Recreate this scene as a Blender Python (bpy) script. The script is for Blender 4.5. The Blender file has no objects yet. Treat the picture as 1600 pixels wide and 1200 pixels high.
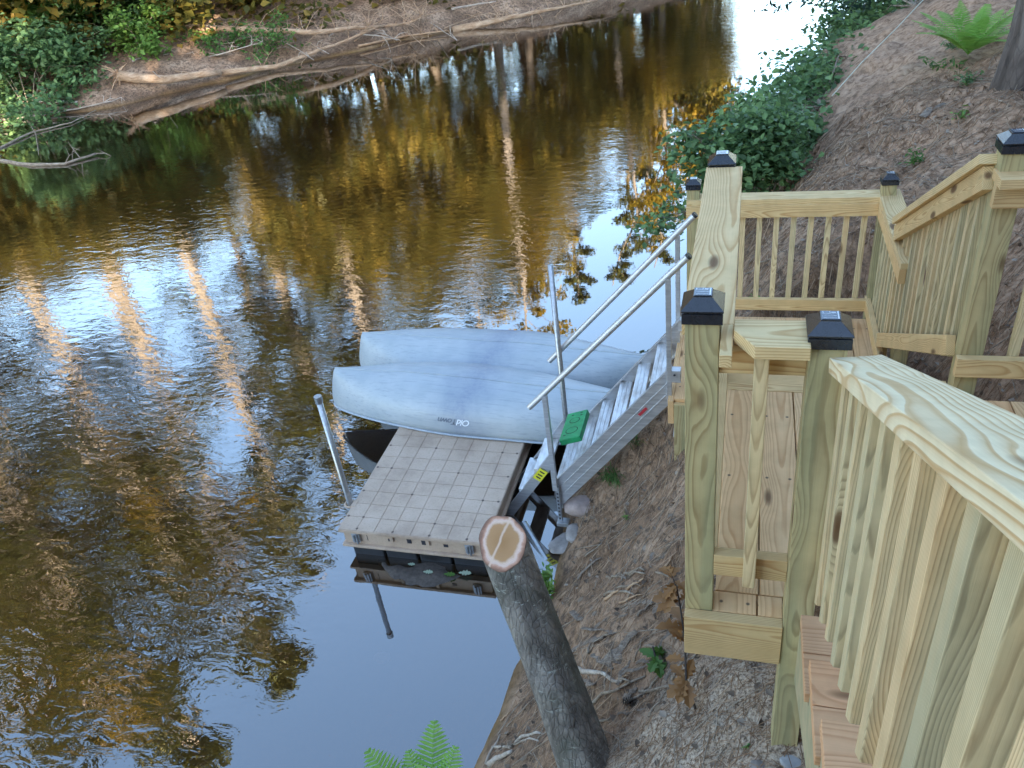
import bpy, bmesh, math, random
import numpy as np
from mathutils import Vector, Matrix
PI = math.pi
rad = math.radians
random.seed(7); RNG = np.random.default_rng(11)
S = bpy.context.scene
COL = S.collection

# ------------------------------------------------------------------ camera
FPX, YAW, PITCH, ROLL = 1252.07, -0.3284, 0.5745, -0.1413
def cam_axes():
    cy, sy, cp, sp = math.cos(YAW), math.sin(YAW), math.cos(PITCH), math.sin(PITCH)
    f = np.array([sy*cp, cy*cp, -sp]); r = np.array([cy, -sy, 0.]); u = np.cross(r, f)
    cr, sr = math.cos(ROLL), math.sin(ROLL)
    return cr*r+sr*u, -sr*r+cr*u, f
CR, CU, CF = cam_axes()
cam_d = bpy.data.cameras.new('camera'); cam = bpy.data.objects.new('camera', cam_d); COL.objects.link(cam)
cam_d.sensor_width = 36; cam_d.lens = FPX*36/1600; cam_d.clip_start = .02; cam_d.clip_end = 600
M = Matrix.Identity(4)
for i in range(3):
    M[i][0] = CR[i]; M[i][1] = CU[i]; M[i][2] = -CF[i]
cam.matrix_world = M
S.camera = cam

# ------------------------------------------------------------------ sky, sun, exposure
SUN_EL, SUN_AZ = 15.0, 157.0          # azimuth of the sun clockwise from +Y (low evening sun behind the bank)
w = bpy.data.worlds.new("World"); S.world = w; w.use_nodes = True
nt = w.node_tree; nt.nodes.clear()
out = nt.nodes.new('ShaderNodeOutputWorld'); bg = nt.nodes.new('ShaderNodeBackground'); sky = nt.nodes.new('ShaderNodeTexSky')
sky.sky_type = 'NISHITA'; sky.sun_disc = False; sky.sun_elevation = rad(SUN_EL); sky.sun_rotation = rad(SUN_AZ)
sky.altitude = 200; sky.air_density = 1.0; sky.dust_density = .8; sky.ozone_density = 1.0
nt.links.new(sky.outputs[0], bg.inputs[0]); bg.inputs[1].default_value = 0.15; nt.links.new(bg.outputs[0], out.inputs[0])
sd = bpy.data.lights.new('sun', 'SUN'); sd.energy = 5.0; sd.angle = rad(0.5); sd.color = (1, .83, .62)
so = bpy.data.objects.new('sun', sd); COL.objects.link(so)
a = rad(SUN_AZ); sdir = Vector((math.sin(a)*math.cos(rad(SUN_EL)), math.cos(a)*math.cos(rad(SUN_EL)), math.sin(rad(SUN_EL))))
so.rotation_euler = sdir.to_track_quat('Z', 'Y').to_euler(); so.location = sdir*60
S.view_settings.view_transform = 'Standard'; S.view_settings.look = 'None'
S.view_settings.exposure = 2.85; S.view_settings.gamma = 1.0
S.cycles.max_bounces = 7; S.cycles.transparent_max_bounces = 8; S.cycles.use_denoising = True

# ------------------------------------------------------------------ helpers
def ray(x, y): return CF+CR*(x-800)/FPX-CU*(y-600)/FPX
def at(x, y, z):
    d = ray(x, y); return Vector(d*(z/d[2]))
def aty(x, y, Y):
    d = ray(x, y); return Vector(d*(Y/d[1]))
def tag(o, label=None, cat=None, group=None, kind=None):
    if label: o['label'] = label
    if cat: o['category'] = cat
    if group: o['group'] = group
    if kind: o['kind'] = kind
    return o
def empty(name, loc, label, cat, group=None):
    o = bpy.data.objects.new(name, None); COL.objects.link(o); o.location = loc; o.empty_display_size = .1
    return tag(o, label, cat, group)
def wloc(o):
    v = Vector((0, 0, 0))
    while o: v += o.location; o = o.parent
    return v
def link(name, me, mat, parent=None, loc=(0, 0, 0)):
    """mesh coordinates are world minus loc; parents are unrotated"""
    o = bpy.data.objects.new(name, me); COL.objects.link(o)
    if mat: me.materials.append(mat)
    if parent is not None:
        o.parent = parent; o.location = Vector(loc)-wloc(parent)
    else: o.location = loc
    return o
def shade(me, on=True):
    me.polygons.foreach_set('use_smooth', [on]*len(me.polygons)); me.update()
def mesh(name, V, F, smooth=False):
    me = bpy.data.meshes.new(name); me.from_pydata([tuple(v) for v in V], [], F); me.update()
    if smooth: shade(me)
    return me
def npmesh(name, V, F, smooth=False):
    V = np.asarray(V, np.float32); F = np.asarray(F, np.int32); n, k = F.shape
    me = bpy.data.meshes.new(name); me.vertices.add(len(V)); me.vertices.foreach_set('co', V.ravel())
    me.loops.add(n*k); me.loops.foreach_set('vertex_index', F.ravel())
    me.polygons.add(n); me.polygons.foreach_set('loop_start', np.arange(0, n*k, k, dtype=np.int32))
    me.polygons.foreach_set('loop_total', np.full(n, k, np.int32)); me.update(); me.validate()
    if smooth: shade(me)
    return me
class MB:
    def __init__(s): s.V = []; s.F = []
    def add(s, V, F):
        o = len(s.V); s.V += [tuple(v) for v in V]; s.F += [tuple(i+o for i in f) for f in F]; return s
    def box(s, a, b):
        x0, y0, z0 = a; x1, y1, z1 = b
        return s.add([(x0,y0,z0),(x1,y0,z0),(x1,y1,z0),(x0,y1,z0),(x0,y0,z1),(x1,y0,z1),(x1,y1,z1),(x0,y1,z1)],
                     [(0,3,2,1),(4,5,6,7),(0,1,5,4),(1,2,6,5),(2,3,7,6),(3,0,4,7)])
    def tube(s, P, R, n=10, cap=True, wob=0.0, seed=0):
        rg = random.Random(seed); P = [Vector(p) for p in P]
        if not hasattr(R, '__len__'): R = [R]*len(P)
        ref = Vector((.31, .17, .93)); rings = []
        for i, p in enumerate(P):
            t = (P[min(i+1, len(P)-1)]-P[max(i-1, 0)]).normalized()
            if abs(t.dot(ref)) > .95: ref = Vector((1, 0, 0))
            u = t.cross(ref).normalized(); v = t.cross(u)
            rings.append([p+(u*math.cos(2*PI*k/n)+v*math.sin(2*PI*k/n))*R[i]*(1+wob*(rg.random()-.5)) for k in range(n)])
        V = [q for r_ in rings for q in r_]; F = []
        for i in range(len(P)-1):
            for k in range(n):
                F.append((i*n+k, i*n+(k+1) % n, (i+1)*n+(k+1) % n, (i+1)*n+k))
        if cap: F.append(tuple(range(n-1, -1, -1))); F.append(tuple((len(P)-1)*n+k for k in range(n)))
        return s.add(V, F)
    def build(s, name, mat, parent=None, smooth=False, bevel=0, loc=None, fixn=True):
        if loc is None: loc = wloc(parent) if parent is not None else s.V[0]
        loc = Vector(loc)
        me = bpy.data.meshes.new(name)
        me.from_pydata([tuple(Vector(v)-loc) for v in s.V], [], s.F)
        if bevel or fixn:
            bm = bmesh.new(); bm.from_mesh(me)
            if fixn: bmesh.ops.recalc_face_normals(bm, faces=bm.faces)
            if bevel: bmesh.ops.bevel(bm, geom=[e for e in bm.edges if len(e.link_faces) == 2 and e.calc_face_angle(0) > .6], offset=bevel, segments=2, affect='EDGES', profile=.6)
            bm.to_mesh(me); bm.free()
        if smooth: shade(me)
        return link(name, me, mat, parent, loc)
# value noise
_T = RNG.random((256, 256))
def vnoise(x, y, seed=0):
    x = np.asarray(x, float)+seed*17.3; y = np.asarray(y, float)+seed*9.1
    ix = np.floor(x).astype(int); iy = np.floor(y).astype(int); fx = x-ix; fy = y-iy
    fx = fx*fx*(3-2*fx); fy = fy*fy*(3-2*fy)
    g = lambda i, j: _T[(ix+i) % 256, (iy+j) % 256]
    return (g(0,0)*(1-fx)+g(1,0)*fx)*(1-fy)+(g(0,1)*(1-fx)+g(1,1)*fx)*fy-.5
def fbm(x, y, sc, oc=4, seed=0):
    r = 0; a = 1
    for k in range(oc): r = r+a*vnoise(x*sc, y*sc, seed+k*3); a *= .5; sc *= 2.03
    return r

# ------------------------------------------------------------------ materials
class NT:
    def __init__(s, name):
        s.m = bpy.data.materials.new(name); s.m.use_nodes = True; s.t = s.m.node_tree; s.t.nodes.clear()
        s.out = s.n('OutputMaterial')
    def n(s, kind, **kw):
        nd = s.t.nodes.new('ShaderNode'+kind)
        for k, v in kw.items():
            if k.startswith('i_'):
                nd.inputs[k[2:].replace('_', ' ')].default_value = v
            else: setattr(nd, k, v)
        return nd
    def l(s, a, b): s.t.links.new(a, b)
    def val(s, x, sock):
        if isinstance(x, (int, float, tuple)): sock.default_value = x
        else: s.l(x, sock)
    def math(s, op, a, b=None, c=None):
        nd = s.n('Math', operation=op); s.val(a, nd.inputs[0])
        if b is not None: s.val(b, nd.inputs[1])
        if c is not None: s.val(c, nd.inputs[2])
        return nd.outputs[0]
    def noise(s, vec, scale, detail=3, rough=.55, dist=0):
        nd = s.n('TexNoise'); s.l(vec, nd.inputs['Vector']) if vec else None
        nd.inputs['Scale'].default_value = scale; nd.inputs['Detail'].default_value = detail
        nd.inputs['Roughness'].default_value = rough; nd.inputs['Distortion'].default_value = dist
        return nd.outputs['Fac']
    def ramp(s, fac, stops):
        nd = s.n('ValToRGB'); s.l(fac, nd.inputs[0]); e = nd.color_ramp.elements
        while len(e) < len(stops): e.new(.5)
        for i, (p, c) in enumerate(stops):
            e[i].position = p; e[i].color = c if len(c) == 4 else (*c, 1)
        return nd.outputs[0]
    def mix(s, f, a, b, mode='MIX'):
        nd = s.n('MixRGB', blend_type=mode); s.val(f, nd.inputs[0])
        for x, k in ((a, 1), (b, 2)):
            if isinstance(x, tuple): nd.inputs[k].default_value = x if len(x) == 4 else (*x, 1)
            else: s.l(x, nd.inputs[k])
        return nd.outputs[0]
    def mapping(s, vec, scale=(1,1,1), loc=(0,0,0)):
        nd = s.n('Mapping'); s.l(vec, nd.inputs[0]); nd.inputs['Scale'].default_value = scale; nd.inputs['Location'].default_value = loc
        return nd.outputs[0]
    def bump(s, h, strength=.3, dist=.01):
        nd = s.n('Bump'); s.val(strength, nd.inputs['Strength']); nd.inputs['Distance'].default_value = dist; s.l(h, nd.inputs['Height']); return nd.outputs[0]
    def princ(s, col, rough=.6, metal=0, normal=None, spec=None):
        nd = s.n('BsdfPrincipled')
        if isinstance(col, tuple): nd.inputs['Base Color'].default_value = (*col, 1)
        else: s.l(col, nd.inputs['Base Color'])
        s.val(rough, nd.inputs['Roughness']); nd.inputs['Metallic'].default_value = metal
        if normal: s.l(normal, nd.inputs['Normal'])
        if spec is not None: nd.inputs['Specular IOR Level'].default_value = spec
        s.l(nd.outputs[0], s.out.inputs[0]); return nd
    def pos(s): return s.n('NewGeometry').outputs['Position']
    def obj(s): return s.n('TexCoord').outputs['Object']

def wood(name, light, dark, knot=(.16,.085,.04), freq=115., green=None, contrast=1.0, offs=.05, warp=.10):
    """sawn softwood, boards run along local X; growth rings from a slightly tilted, wandering pith"""
    s = NT(name); co = s.obj(); rnd = s.n('ObjectInfo').outputs['Random']
    r2 = s.math('FRACT', s.math('MULTIPLY', rnd, 37.7)); r3 = s.math('FRACT', s.math('MULTIPLY', rnd, 91.3))
    off = s.n('CombineXYZ'); s.l(s.math('MULTIPLY', rnd, 40), off.inputs[0]); s.l(s.math('MULTIPLY', r2, 13), off.inputs[1]); s.l(s.math('MULTIPLY', r3, 7), off.inputs[2])
    add = s.n('VectorMath', operation='ADD'); s.l(co, add.inputs[0]); s.l(off.outputs[0], add.inputs[1])
    # knots
    km = s.mapping(add.outputs[0], (2.2, 7., 7.))
    vor = s.n('TexVoronoi', feature='F1'); s.l(km, vor.inputs['Vector']); vor.inputs['Scale'].default_value = 1.0; vor.inputs['Randomness'].default_value = 1
    kd = vor.outputs['Distance']
    kn = s.math('POWER', 2.718, s.math('MULTIPLY', s.math('MULTIPLY', kd, kd), -14.))
    # warp
    w1 = s.noise(s.mapping(add.outputs[0], (1.3, 3.5, 3.5)), 1.0, 2, .5)
    w2 = s.noise(s.mapping(add.outputs[0], (5, 30, 30)), 1.0, 2, .5)
    sep = s.n('SeparateXYZ'); s.l(co, sep.inputs[0]); x, y, z = sep.outputs
    py = s.math('ADD', s.math('ADD', y, s.math('MULTIPLY', s.math('SUBTRACT', r2, .5), .09)), s.math('MULTIPLY', s.math('SUBTRACT', w1, .5), warp))
    slope = s.math('MULTIPLY', s.math('SUBTRACT', r3, .5), .07)
    pz = s.math('ADD', s.math('ADD', z, offs*.25+.012), s.math('ADD', s.math('MULTIPLY', rnd, offs), s.math('MULTIPLY', slope, x)))
    r = s.math('SQRT', s.math('ADD', s.math('MULTIPLY', py, py), s.math('MULTIPLY', pz, pz)))
    r = s.math('ADD', r, s.math('MULTIPLY', s.math('SUBTRACT', w2, .5), .004))
    r = s.math('ADD', r, s.math('MULTIPLY', kn, .022))
    ph = s.math('MULTIPLY', r, freq); fr = s.math('FRACT', ph)
    g = s.ramp(fr, [(0, (0,0,0)), (.30, (.10,)*3), (.62, (.45,)*3), (.80, (1,)*3), (.93, (.8,)*3), (1, (0,)*3)])
    fib = s.noise(s.mapping(add.outputs[0], (6, 380, 380)), 1.0, 2, .6)
    big = s.noise(s.mapping(add.outputs[0], (1.5, 6, 6)), 1.0, 2, .5)
    amt = s.math('MULTIPLY', s.math('MULTIPLY', g, s.math('ADD', .35, s.math('MULTIPLY', big, .75))), contrast*.85)
    col = s.mix(amt, light, dark)
    if green: col = s.mix(s.ramp(s.noise(s.mapping(add.outputs[0], (.8, 14, 14)), 1, 2), [(.40, (0,0,0)), (.62, (1,1,1))]), col, s.mix(amt, green, tuple(c*.55 for c in green)))
    col = s.mix(s.math('MULTIPLY', s.math('SUBTRACT', fib, .3), .28), col, tuple(c*.55 for c in dark))
    kmask = s.ramp(kd, [(0, (1,1,1)), (.085, (.9,)*3), (.15, (0,)*3)])
    col = s.mix(kmask, col, knot)
    tint = s.ramp(r2, [(0, (.86,.86,.84)), (.35, (1,.97,.92)), (.7, (1.0,1.0,.97)), (1, (1.0,.90,.82))])
    col = s.mix(1, col, tint, 'MULTIPLY')
    dirt = s.ramp(s.noise(s.pos(), 9, 4, .6), [(.3, (.80,.80,.78)), (.6, (1,1,1))]); col = s.mix(.7, col, dirt, 'MULTIPLY')
    if name in ('deck_board_pine', 'tread_pine'):
        fx = s.math('SUBTRACT', s.math('FRACT', s.math('ADD', s.math('MULTIPLY', x, 2.4), .5)), .5); dx = s.math('DIVIDE', fx, 2.4); dy = s.math('SUBTRACT', s.math('ABSOLUTE', y), .043)
        dd = s.math('SQRT', s.math('ADD', s.math('MULTIPLY', dx, dx), s.math('MULTIPLY', dy, dy)))
        col = s.mix(s.ramp(dd, [(.0045, (.85,)*3), (.0062, (0,)*3)]), col, (.06,.05,.04))
    hb = s.math('ADD', s.math('MULTIPLY', g, -.5), s.math('MULTIPLY', fib, .6))
    s.princ(col, .72, normal=s.bump(hb, .35, .0012), spec=.3); return s.m
W_CAP = wood('pine_cap_board', (.78,.60,.33), (.50,.28,.10), freq=135, contrast=1.2)
W_CREAM = wood('pine_rail_board', (.77,.57,.295), (.50,.27,.10), freq=190, contrast=1.25)
W_GREEN = wood('green_treated_post', (.57,.47,.25), (.28,.185,.08), freq=170, green=(.44,.40,.22), knot=(.12,.06,.03), contrast=1.05)
W_BAL = wood('treated_baluster', (.80,.64,.375), (.44,.285,.14), freq=270, green=(.66,.57,.35), contrast=1.2, warp=.03)
W_DECK = wood('deck_board_pine', (.78,.52,.28), (.54,.29,.125), freq=120, contrast=1.1)
W_TREAD = wood('tread_pine', (.76,.45,.25), (.52,.25,.11), freq=120)

def simple(name, col, rough=.5, metal=0, var=.12, scale=30, bump=.1, spec=None):
    s = NT(name); n = s.noise(s.obj(), scale, 4, .6)
    c = s.ramp(n, [(.25, tuple(v*(1-var) for v in col)), (.75, tuple(min(1, v*(1+var)) for v in col))])
    s.princ(c, rough, metal, s.bump(n, bump, .004) if bump else None, spec); return s.m
CAPM = simple('black_plastic', (.018,.02,.026), .22, 0, .25, 60, .02, .7)
PANEL = simple('solar_panel_glass', (.02,.03,.06), .06, 0, .1, 20, 0, .9)
LINE = simple('silver_trace', (.6,.63,.66), .35, .3, .05, 20, 0)
ALU = NT('brushed_aluminium'); _n = ALU.noise(ALU.mapping(ALU.pos(), (6, 60, 60)), 1, 4, .6)
ALU.princ(ALU.ramp(_n, [(.3, (.46,.47,.49)), (.7, (.66,.67,.69))]), ALU.math('ADD', .30, ALU.math('MULTIPLY', _n, .3)), .75, ALU.bump(_n, .15, .002)); ALU = ALU.m
ALUT = NT('worn_aluminium_tread'); _n = ALUT.noise(ALUT.mapping(ALUT.pos(), (1, .35, 1)), 16, 4, .6); _l = ALUT.noise(ALUT.mapping(ALUT.pos(), (220, 3, 30)), 1, 2, .5)
ALUT.princ(ALUT.ramp(_n, [(.30, (.42,.38,.35)), (.5, (.62,.61,.60)), (.66, (.76,.77,.78))]), .5, .35, ALUT.bump(_l, .6, .003)); ALUT = ALUT.m
GALV = simple('galvanised_pipe', (.42,.44,.46), .38, .8, .25, 45, .05)
def dock_mat():
    s = NT('beige_dock_plastic'); n = s.noise(s.pos(), 3.5, 5, .65); n2 = s.noise(s.pos(), 60, 3, .6)
    c = s.ramp(n, [(.3, (.37,.27,.20)), (.5, (.50,.375,.28)), (.72, (.57,.44,.34))])
    c = s.mix(s.ramp(n2, [(.52, (0,0,0)), (.75, (.5,)*3)]), c, (.30,.23,.18))
    s.princ(c, .62, 0, s.bump(n2, .25, .002), .4); return s.m
DOCK = dock_mat()
BLACKF = simple('black_float', (.02,.021,.024), .45, 0, .3, 20, .2)
def hull_mat():
    s = NT('pale_blue_hull'); co = s.obj()
    n = s.noise(co, 3., 4, .6); sc = s.noise(s.mapping(co, (3, 60, 60)), 1, 4, .7); sm = s.noise(co, 26, 5, .7)
    c = s.ramp(n, [(.3, (.35,.40,.43)), (.7, (.46,.50,.52))])
    c = s.mix(s.ramp(sc, [(.52, (0,)*3), (.70, (.7,)*3)]), c, (.24,.28,.33))
    # reflection of overhead trees painted as a dark blue band round the hull
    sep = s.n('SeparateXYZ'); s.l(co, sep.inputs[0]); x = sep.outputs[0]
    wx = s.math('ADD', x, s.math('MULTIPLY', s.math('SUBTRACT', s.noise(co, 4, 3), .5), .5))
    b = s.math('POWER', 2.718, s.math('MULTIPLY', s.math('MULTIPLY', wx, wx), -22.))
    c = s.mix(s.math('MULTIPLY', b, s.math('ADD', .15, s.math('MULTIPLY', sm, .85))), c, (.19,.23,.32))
    s.princ(c, s.math('ADD', .26, s.math('MULTIPLY', sm, .3)), 0, s.bump(sc, .12, .003), .6); return s.m
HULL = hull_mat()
GREEN = simple('green_plastic', (.015,.27,.10), .45, 0, .3, 18, .1)
GREEND = simple('dark_green_recess', (.006,.07,.03), .6, 0, .2, 20, .1)
YEL = simple('yellow_sticker', (.75,.72,.05), .5, 0, .1, 20, 0)
INK = simple('dark_print', (.03,.03,.04), .6, 0, .1, 20, 0)
RED = simple('red_sticker', (.45,.04,.05), .5, 0, .1, 20, 0)
WHITE = simple('white_lettering', (.8,.84,.9), .5, 0, .05, 20, 0)
GREYL = simple('grey_lettering', (.16,.19,.24), .6, 0, .05, 20, 0)
ROPE = simple('pale_rope', (.55,.55,.45), .8, 0, .1, 20, .1)
def bark(name, c1, c2, c3, sx=(9, 9, 2.2), lich=0):
    s = NT(name); p = s.obj(); n = s.noise(s.mapping(p, sx), 1, 5, .65, .6); v = s.n('TexVoronoi', feature='DISTANCE_TO_EDGE')
    s.l(s.mapping(p, tuple(k*3 for k in sx)), v.inputs['Vector']); v.inputs['Scale'].default_value = 1
    c = s.ramp(n, [(.3, c1), (.5, c2), (.72, c3)])
    c = s.mix(s.ramp(v.outputs['Distance'], [(0, (.35,)*3), (.07, (0,)*3)]), c, tuple(k*.5 for k in c1))
    h = s.math('ADD', n, s.math('MULTIPLY', s.ramp(v.outputs['Distance'], [(0, (0,)*3), (.14, (1,)*3)]), .25))
    if lich:
        l = s.noise(s.mapping(p, (22, 22, 95)), 1, 3, .6, .5); m = s.noise(p, 2.6, 3)
        k = s.math('MULTIPLY', s.ramp(l, [(.60, (0,)*3), (.66, (1,)*3)]), s.ramp(m, [(.42, (0,)*3), (.56, (1,)*3)]))
        c = s.mix(s.math('MULTIPLY', k, .8), c, (.50,.52,.46))
        g = s.noise(p, 5, 3); c = s.mix(s.ramp(g, [(.45, (0,)*3), (.7, (.5,)*3)]), c, (.11,.12,.09))
    s.princ(c, .85, 0, s.bump(h, .9, .012), .25); return s.m
BARK = bark('grey_bark', (.075,.066,.058), (.19,.17,.148), (.38,.34,.295), sx=(14, 14, 4), lich=1)
PBARK = bark('pine_bark', (.05,.04,.035), (.13,.105,.09), (.22,.19,.17), (7, 7, 1.6))
FBARK = bark('sunlit_bark', (.13,.105,.085), (.22,.185,.15), (.31,.27,.23), (5, 5, 1.2))
DRIFT = bark('bleached_driftwood', (.24,.19,.15), (.42,.35,.28), (.58,.52,.45), (4, 4, 14))
DRIFTO = bark('warm_driftwood', (.26,.16,.09), (.44,.29,.18), (.58,.44,.31), (4, 4, 14))
GREYW = bark('weathered_grey_wood', (.11,.085,.065), (.24,.19,.15), (.42,.35,.28), (5, 40, 40))
TWIG = bark('twig_bark', (.16,.12,.09), (.30,.24,.18), (.46,.40,.32), (8, 8, 30))
def leafm(name, cols, trans=.35, rough=.5):
    s = NT(name); g = s.n('NewGeometry'); r = g.outputs['Random Per Island']
    c = s.ramp(r, [(i/(len(cols)-1), c) for i, c in enumerate(cols)])
    c = s.mix(s.math('MULTIPLY', s.noise(g.outputs['Position'], 1.3, 2), .45), c, tuple(k*.5 for k in cols[0]))
    p = s.princ(c, rough, spec=.35); t = s.n('BsdfTranslucent'); s.l(c, t.inputs[0]); m = s.n('MixShader', i_Fac=trans)
    s.l(p.outputs[0], m.inputs[1]); s.l(t.outputs[0], m.inputs[2]); s.l(m.outputs[0], s.out.inputs[0]); return s.m
L_GREEN = leafm('shrub_leaves', [(.06,.15,.035), (.11,.23,.05), (.19,.33,.08)])
L_DEEP = leafm('deep_green_leaves', [(.09,.16,.07), (.16,.29,.11), (.26,.42,.15)])
L_BRIGHT = leafm('bright_leaves', [(.12,.24,.05), (.18,.32,.06), (.25,.38,.08)])
L_FERN = leafm('fern_leaves', [(.20,.42,.06), (.28,.52,.09), (.36,.58,.12)])
L_PINE = leafm('pine_foliage', [(.06,.075,.022), (.11,.12,.03), (.19,.17,.04)], .3)
L_GOLD = leafm('golden_foliage', [(.20,.17,.022), (.38,.27,.03), (.52,.33,.045)], .45)
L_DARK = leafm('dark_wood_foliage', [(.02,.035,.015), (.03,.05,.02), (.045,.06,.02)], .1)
L_BROWN = leafm('brown_leaves', [(.20,.09,.03), (.34,.17,.06), (.42,.24,.10)], .3)
NEEDLE = leafm('dry_needles', [(.16,.085,.045), (.30,.18,.10), (.50,.36,.24)], .0, .8)
STONE = NT('river_stone'); _n = STONE.noise(STONE.obj(), 7, 6, .65)
STONE.princ(STONE.ramp(_n, [(.3, (.17,.145,.13)), (.5, (.29,.26,.24)), (.7, (.42,.38,.36))]), .75, 0, STONE.bump(_n, .5, .01)); STONE = STONE.m
STONEP = simple('pinkish_stone', (.36,.28,.25), .75, 0, .3, 14, .5)
STONEW = simple('pale_stone', (.42,.42,.42), .7, 0, .25, 14, .5)
CONC = simple('grey_concrete', (.33,.34,.31), .85, 0, .25, 18, .5)
def cut_mat():
    s = NT('fresh_cut_wood'); sep = s.n('SeparateXYZ'); s.l(s.obj(), sep.inputs[0]); x, y = sep.outputs[0], sep.outputs[1]
    wv = s.noise(s.obj(), 14, 3); r = s.math('MULTIPLY', s.n('Attribute', attribute_name='radial').outputs['Fac'], .115)
    r = s.math('ADD', r, s.math('MULTIPLY', s.math('SUBTRACT', wv, .5), .045))
    c = s.ramp(r, [(0, (.38,.19,.065)), (.076, (.48,.26,.11)), (.084, (.74,.52,.38)), (.094, (.76,.56,.45)), (.102, (.55,.28,.18)), (.112, (.24,.12,.08))])
    rings = s.math('FRACT', s.math('MULTIPLY', r, 190)); c = s.mix(s.math('MULTIPLY', rings, .30), c, (.3,.15,.06))
    # pale sapwood stripe across the cut
    dx = s.math('SUBTRACT', s.math('ADD', s.math('MULTIPLY', y, .22), s.math('MULTIPLY', s.math('SUBTRACT', wv, .5), .02)), s.math('SUBTRACT', x, .014))
    st = s.ramp(s.math('ABSOLUTE', dx), [(.003, (1,)*3), (.008, (0,)*3)])
    c = s.mix(s.math('MULTIPLY', st, .85), c, (.70,.50,.36))
    s.princ(c, .7, 0, s.bump(s.noise(s.mapping(s.obj(), (10, 160, 1)), 1, 3), .4, .003)); return s.m
CUT = cut_mat()

# ------------------------------------------------------------------ terrain
WZ = -4.5
NSX = [(-120, -70), (-60, -40), (-30, -20), (-12, -6.2), (-5, -2.9), (0, -1.75), (1.6, -1.45), (2.5, -1.36), (3.2, -1.33), (3.9, -1.2), (4.4, -1.2), (4.75, -1.32), (5.4, -1.3), (6.2, -.9), (8, -.67), (13.6, -.15), (15.4, .15), (20, 1.7), (27, 4.6), (35, 9), (45, 17), (60, 32), (130, 110)]
FSY = [(-120, -90), (-60, -14), (-36, 5), (-30, 10.5), (-20.5, 18.6), (-17.4, 19.9), (-14.3, 23.4), (-9.7, 27), (-5.1, 31.3), (2, 40), (12, 50), (30, 62), (60, 92), (130, 165)]
def nsx(y): return np.interp(y, [p[0] for p in NSX], [p[1] for p in NSX])
def fsy(x): return np.interp(x, [p[0] for p in FSY], [p[1] for p in FSY])
def sm(x, a, b): t = np.clip((x-a)/(b-a), 0, 1); return t*t*(3-2*t)
def ground(x, y, fine=True):
    x = np.asarray(x, float); y = np.asarray(y, float)
    dn = x-nsx(y)
    sl = np.where(y > 14, .75, 1.0); dn = dn*sl
    dn = dn+fbm(x, y, 1.1, 3, 5)*.22*np.clip(dn+.6, 0, 1)
    h1 = np.interp(dn, [-9,-4,-1.5,-.6,0,.3,.7,1.2,1.57,2.2,3,4.5,8,20,60,200], [-1.7,-1.3,-.75,-.3,0,.33,.78,1.35,1.65,1.97,2.25,2.5,2.9,4.6,10,14])
    df = (y-fsy(x))*.75
    df = df+fbm(x, y, .5, 3, 9)*.8*np.clip(df+1, 0, 1)
    h2 = np.interp(df, [-9,-3,-1,0,.5,1.5,3,6,12,40,200], [-1.7,-1.2,-.4,0,.28,.75,1.3,2.0,2.8,5.0,7])
    h = np.maximum(h1, h2)
    z = WZ+h
    land = np.clip(h*2.5, 0, 1)
    def pit(z, x0, x1, y0, y1, zz, sl=1.5):
        dx = np.maximum(np.maximum(x0-x, x-x1), 0); dy = np.maximum(np.maximum(y0-y, y-y1), 0)
        return np.minimum(z, zz+sl*np.hypot(dx, dy))
    z = pit(z, -.6, 1.15, 3.5, 6.0, -3.36); z = pit(z, -.3, 1.7, 1.9, 3.4, -2.62); z = pit(z, .2, 1.4, .2, 1.9, -2.7, .9)
    if fine:
        z = z+fbm(x, y, 2.2, 4, 2)*.12*land+fbm(x, y, 11, 3, 4)*.06*land
    else: z = z+fbm(x, y, 2.2, 2, 2)*.10*land
    return z
def gz(x, y): return float(ground(np.array([x]), np.array([y]))[0])
def ax(segs):
    o = [segs[0][0]]
    for a_, b_, st in segs:
        n = max(1, int(round((b_-a_)/st))); o += list(np.linspace(a_, b_, n+1)[1:])
    return np.array(o)
gx = ax([(-140,-60,10), (-60,-30,2), (-30,-6,.5), (-6,-2,.2), (-2,1.6,.035), (1.6,4,.06), (4,12,.3), (12,40,2), (40,140,10)])
gy = ax([(-140,-40,10), (-40,-4,2), (-4,1,.2), (1,6,.035), (6,13,.06), (13,22,.2), (22,45,.5), (45,70,2), (70,170,10)])
X, Y = np.meshgrid(gx, gy); Zg = ground(X, Y)
V = np.stack([X, Y, Zg], -1).reshape(-1, 3); nx, ny = len(gx), len(gy)
I = np.arange(nx*ny).reshape(ny, nx); F = np.stack([I[:-1,:-1], I[:-1,1:], I[1:,1:], I[1:,:-1]], -1).reshape(-1, 4)
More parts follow.
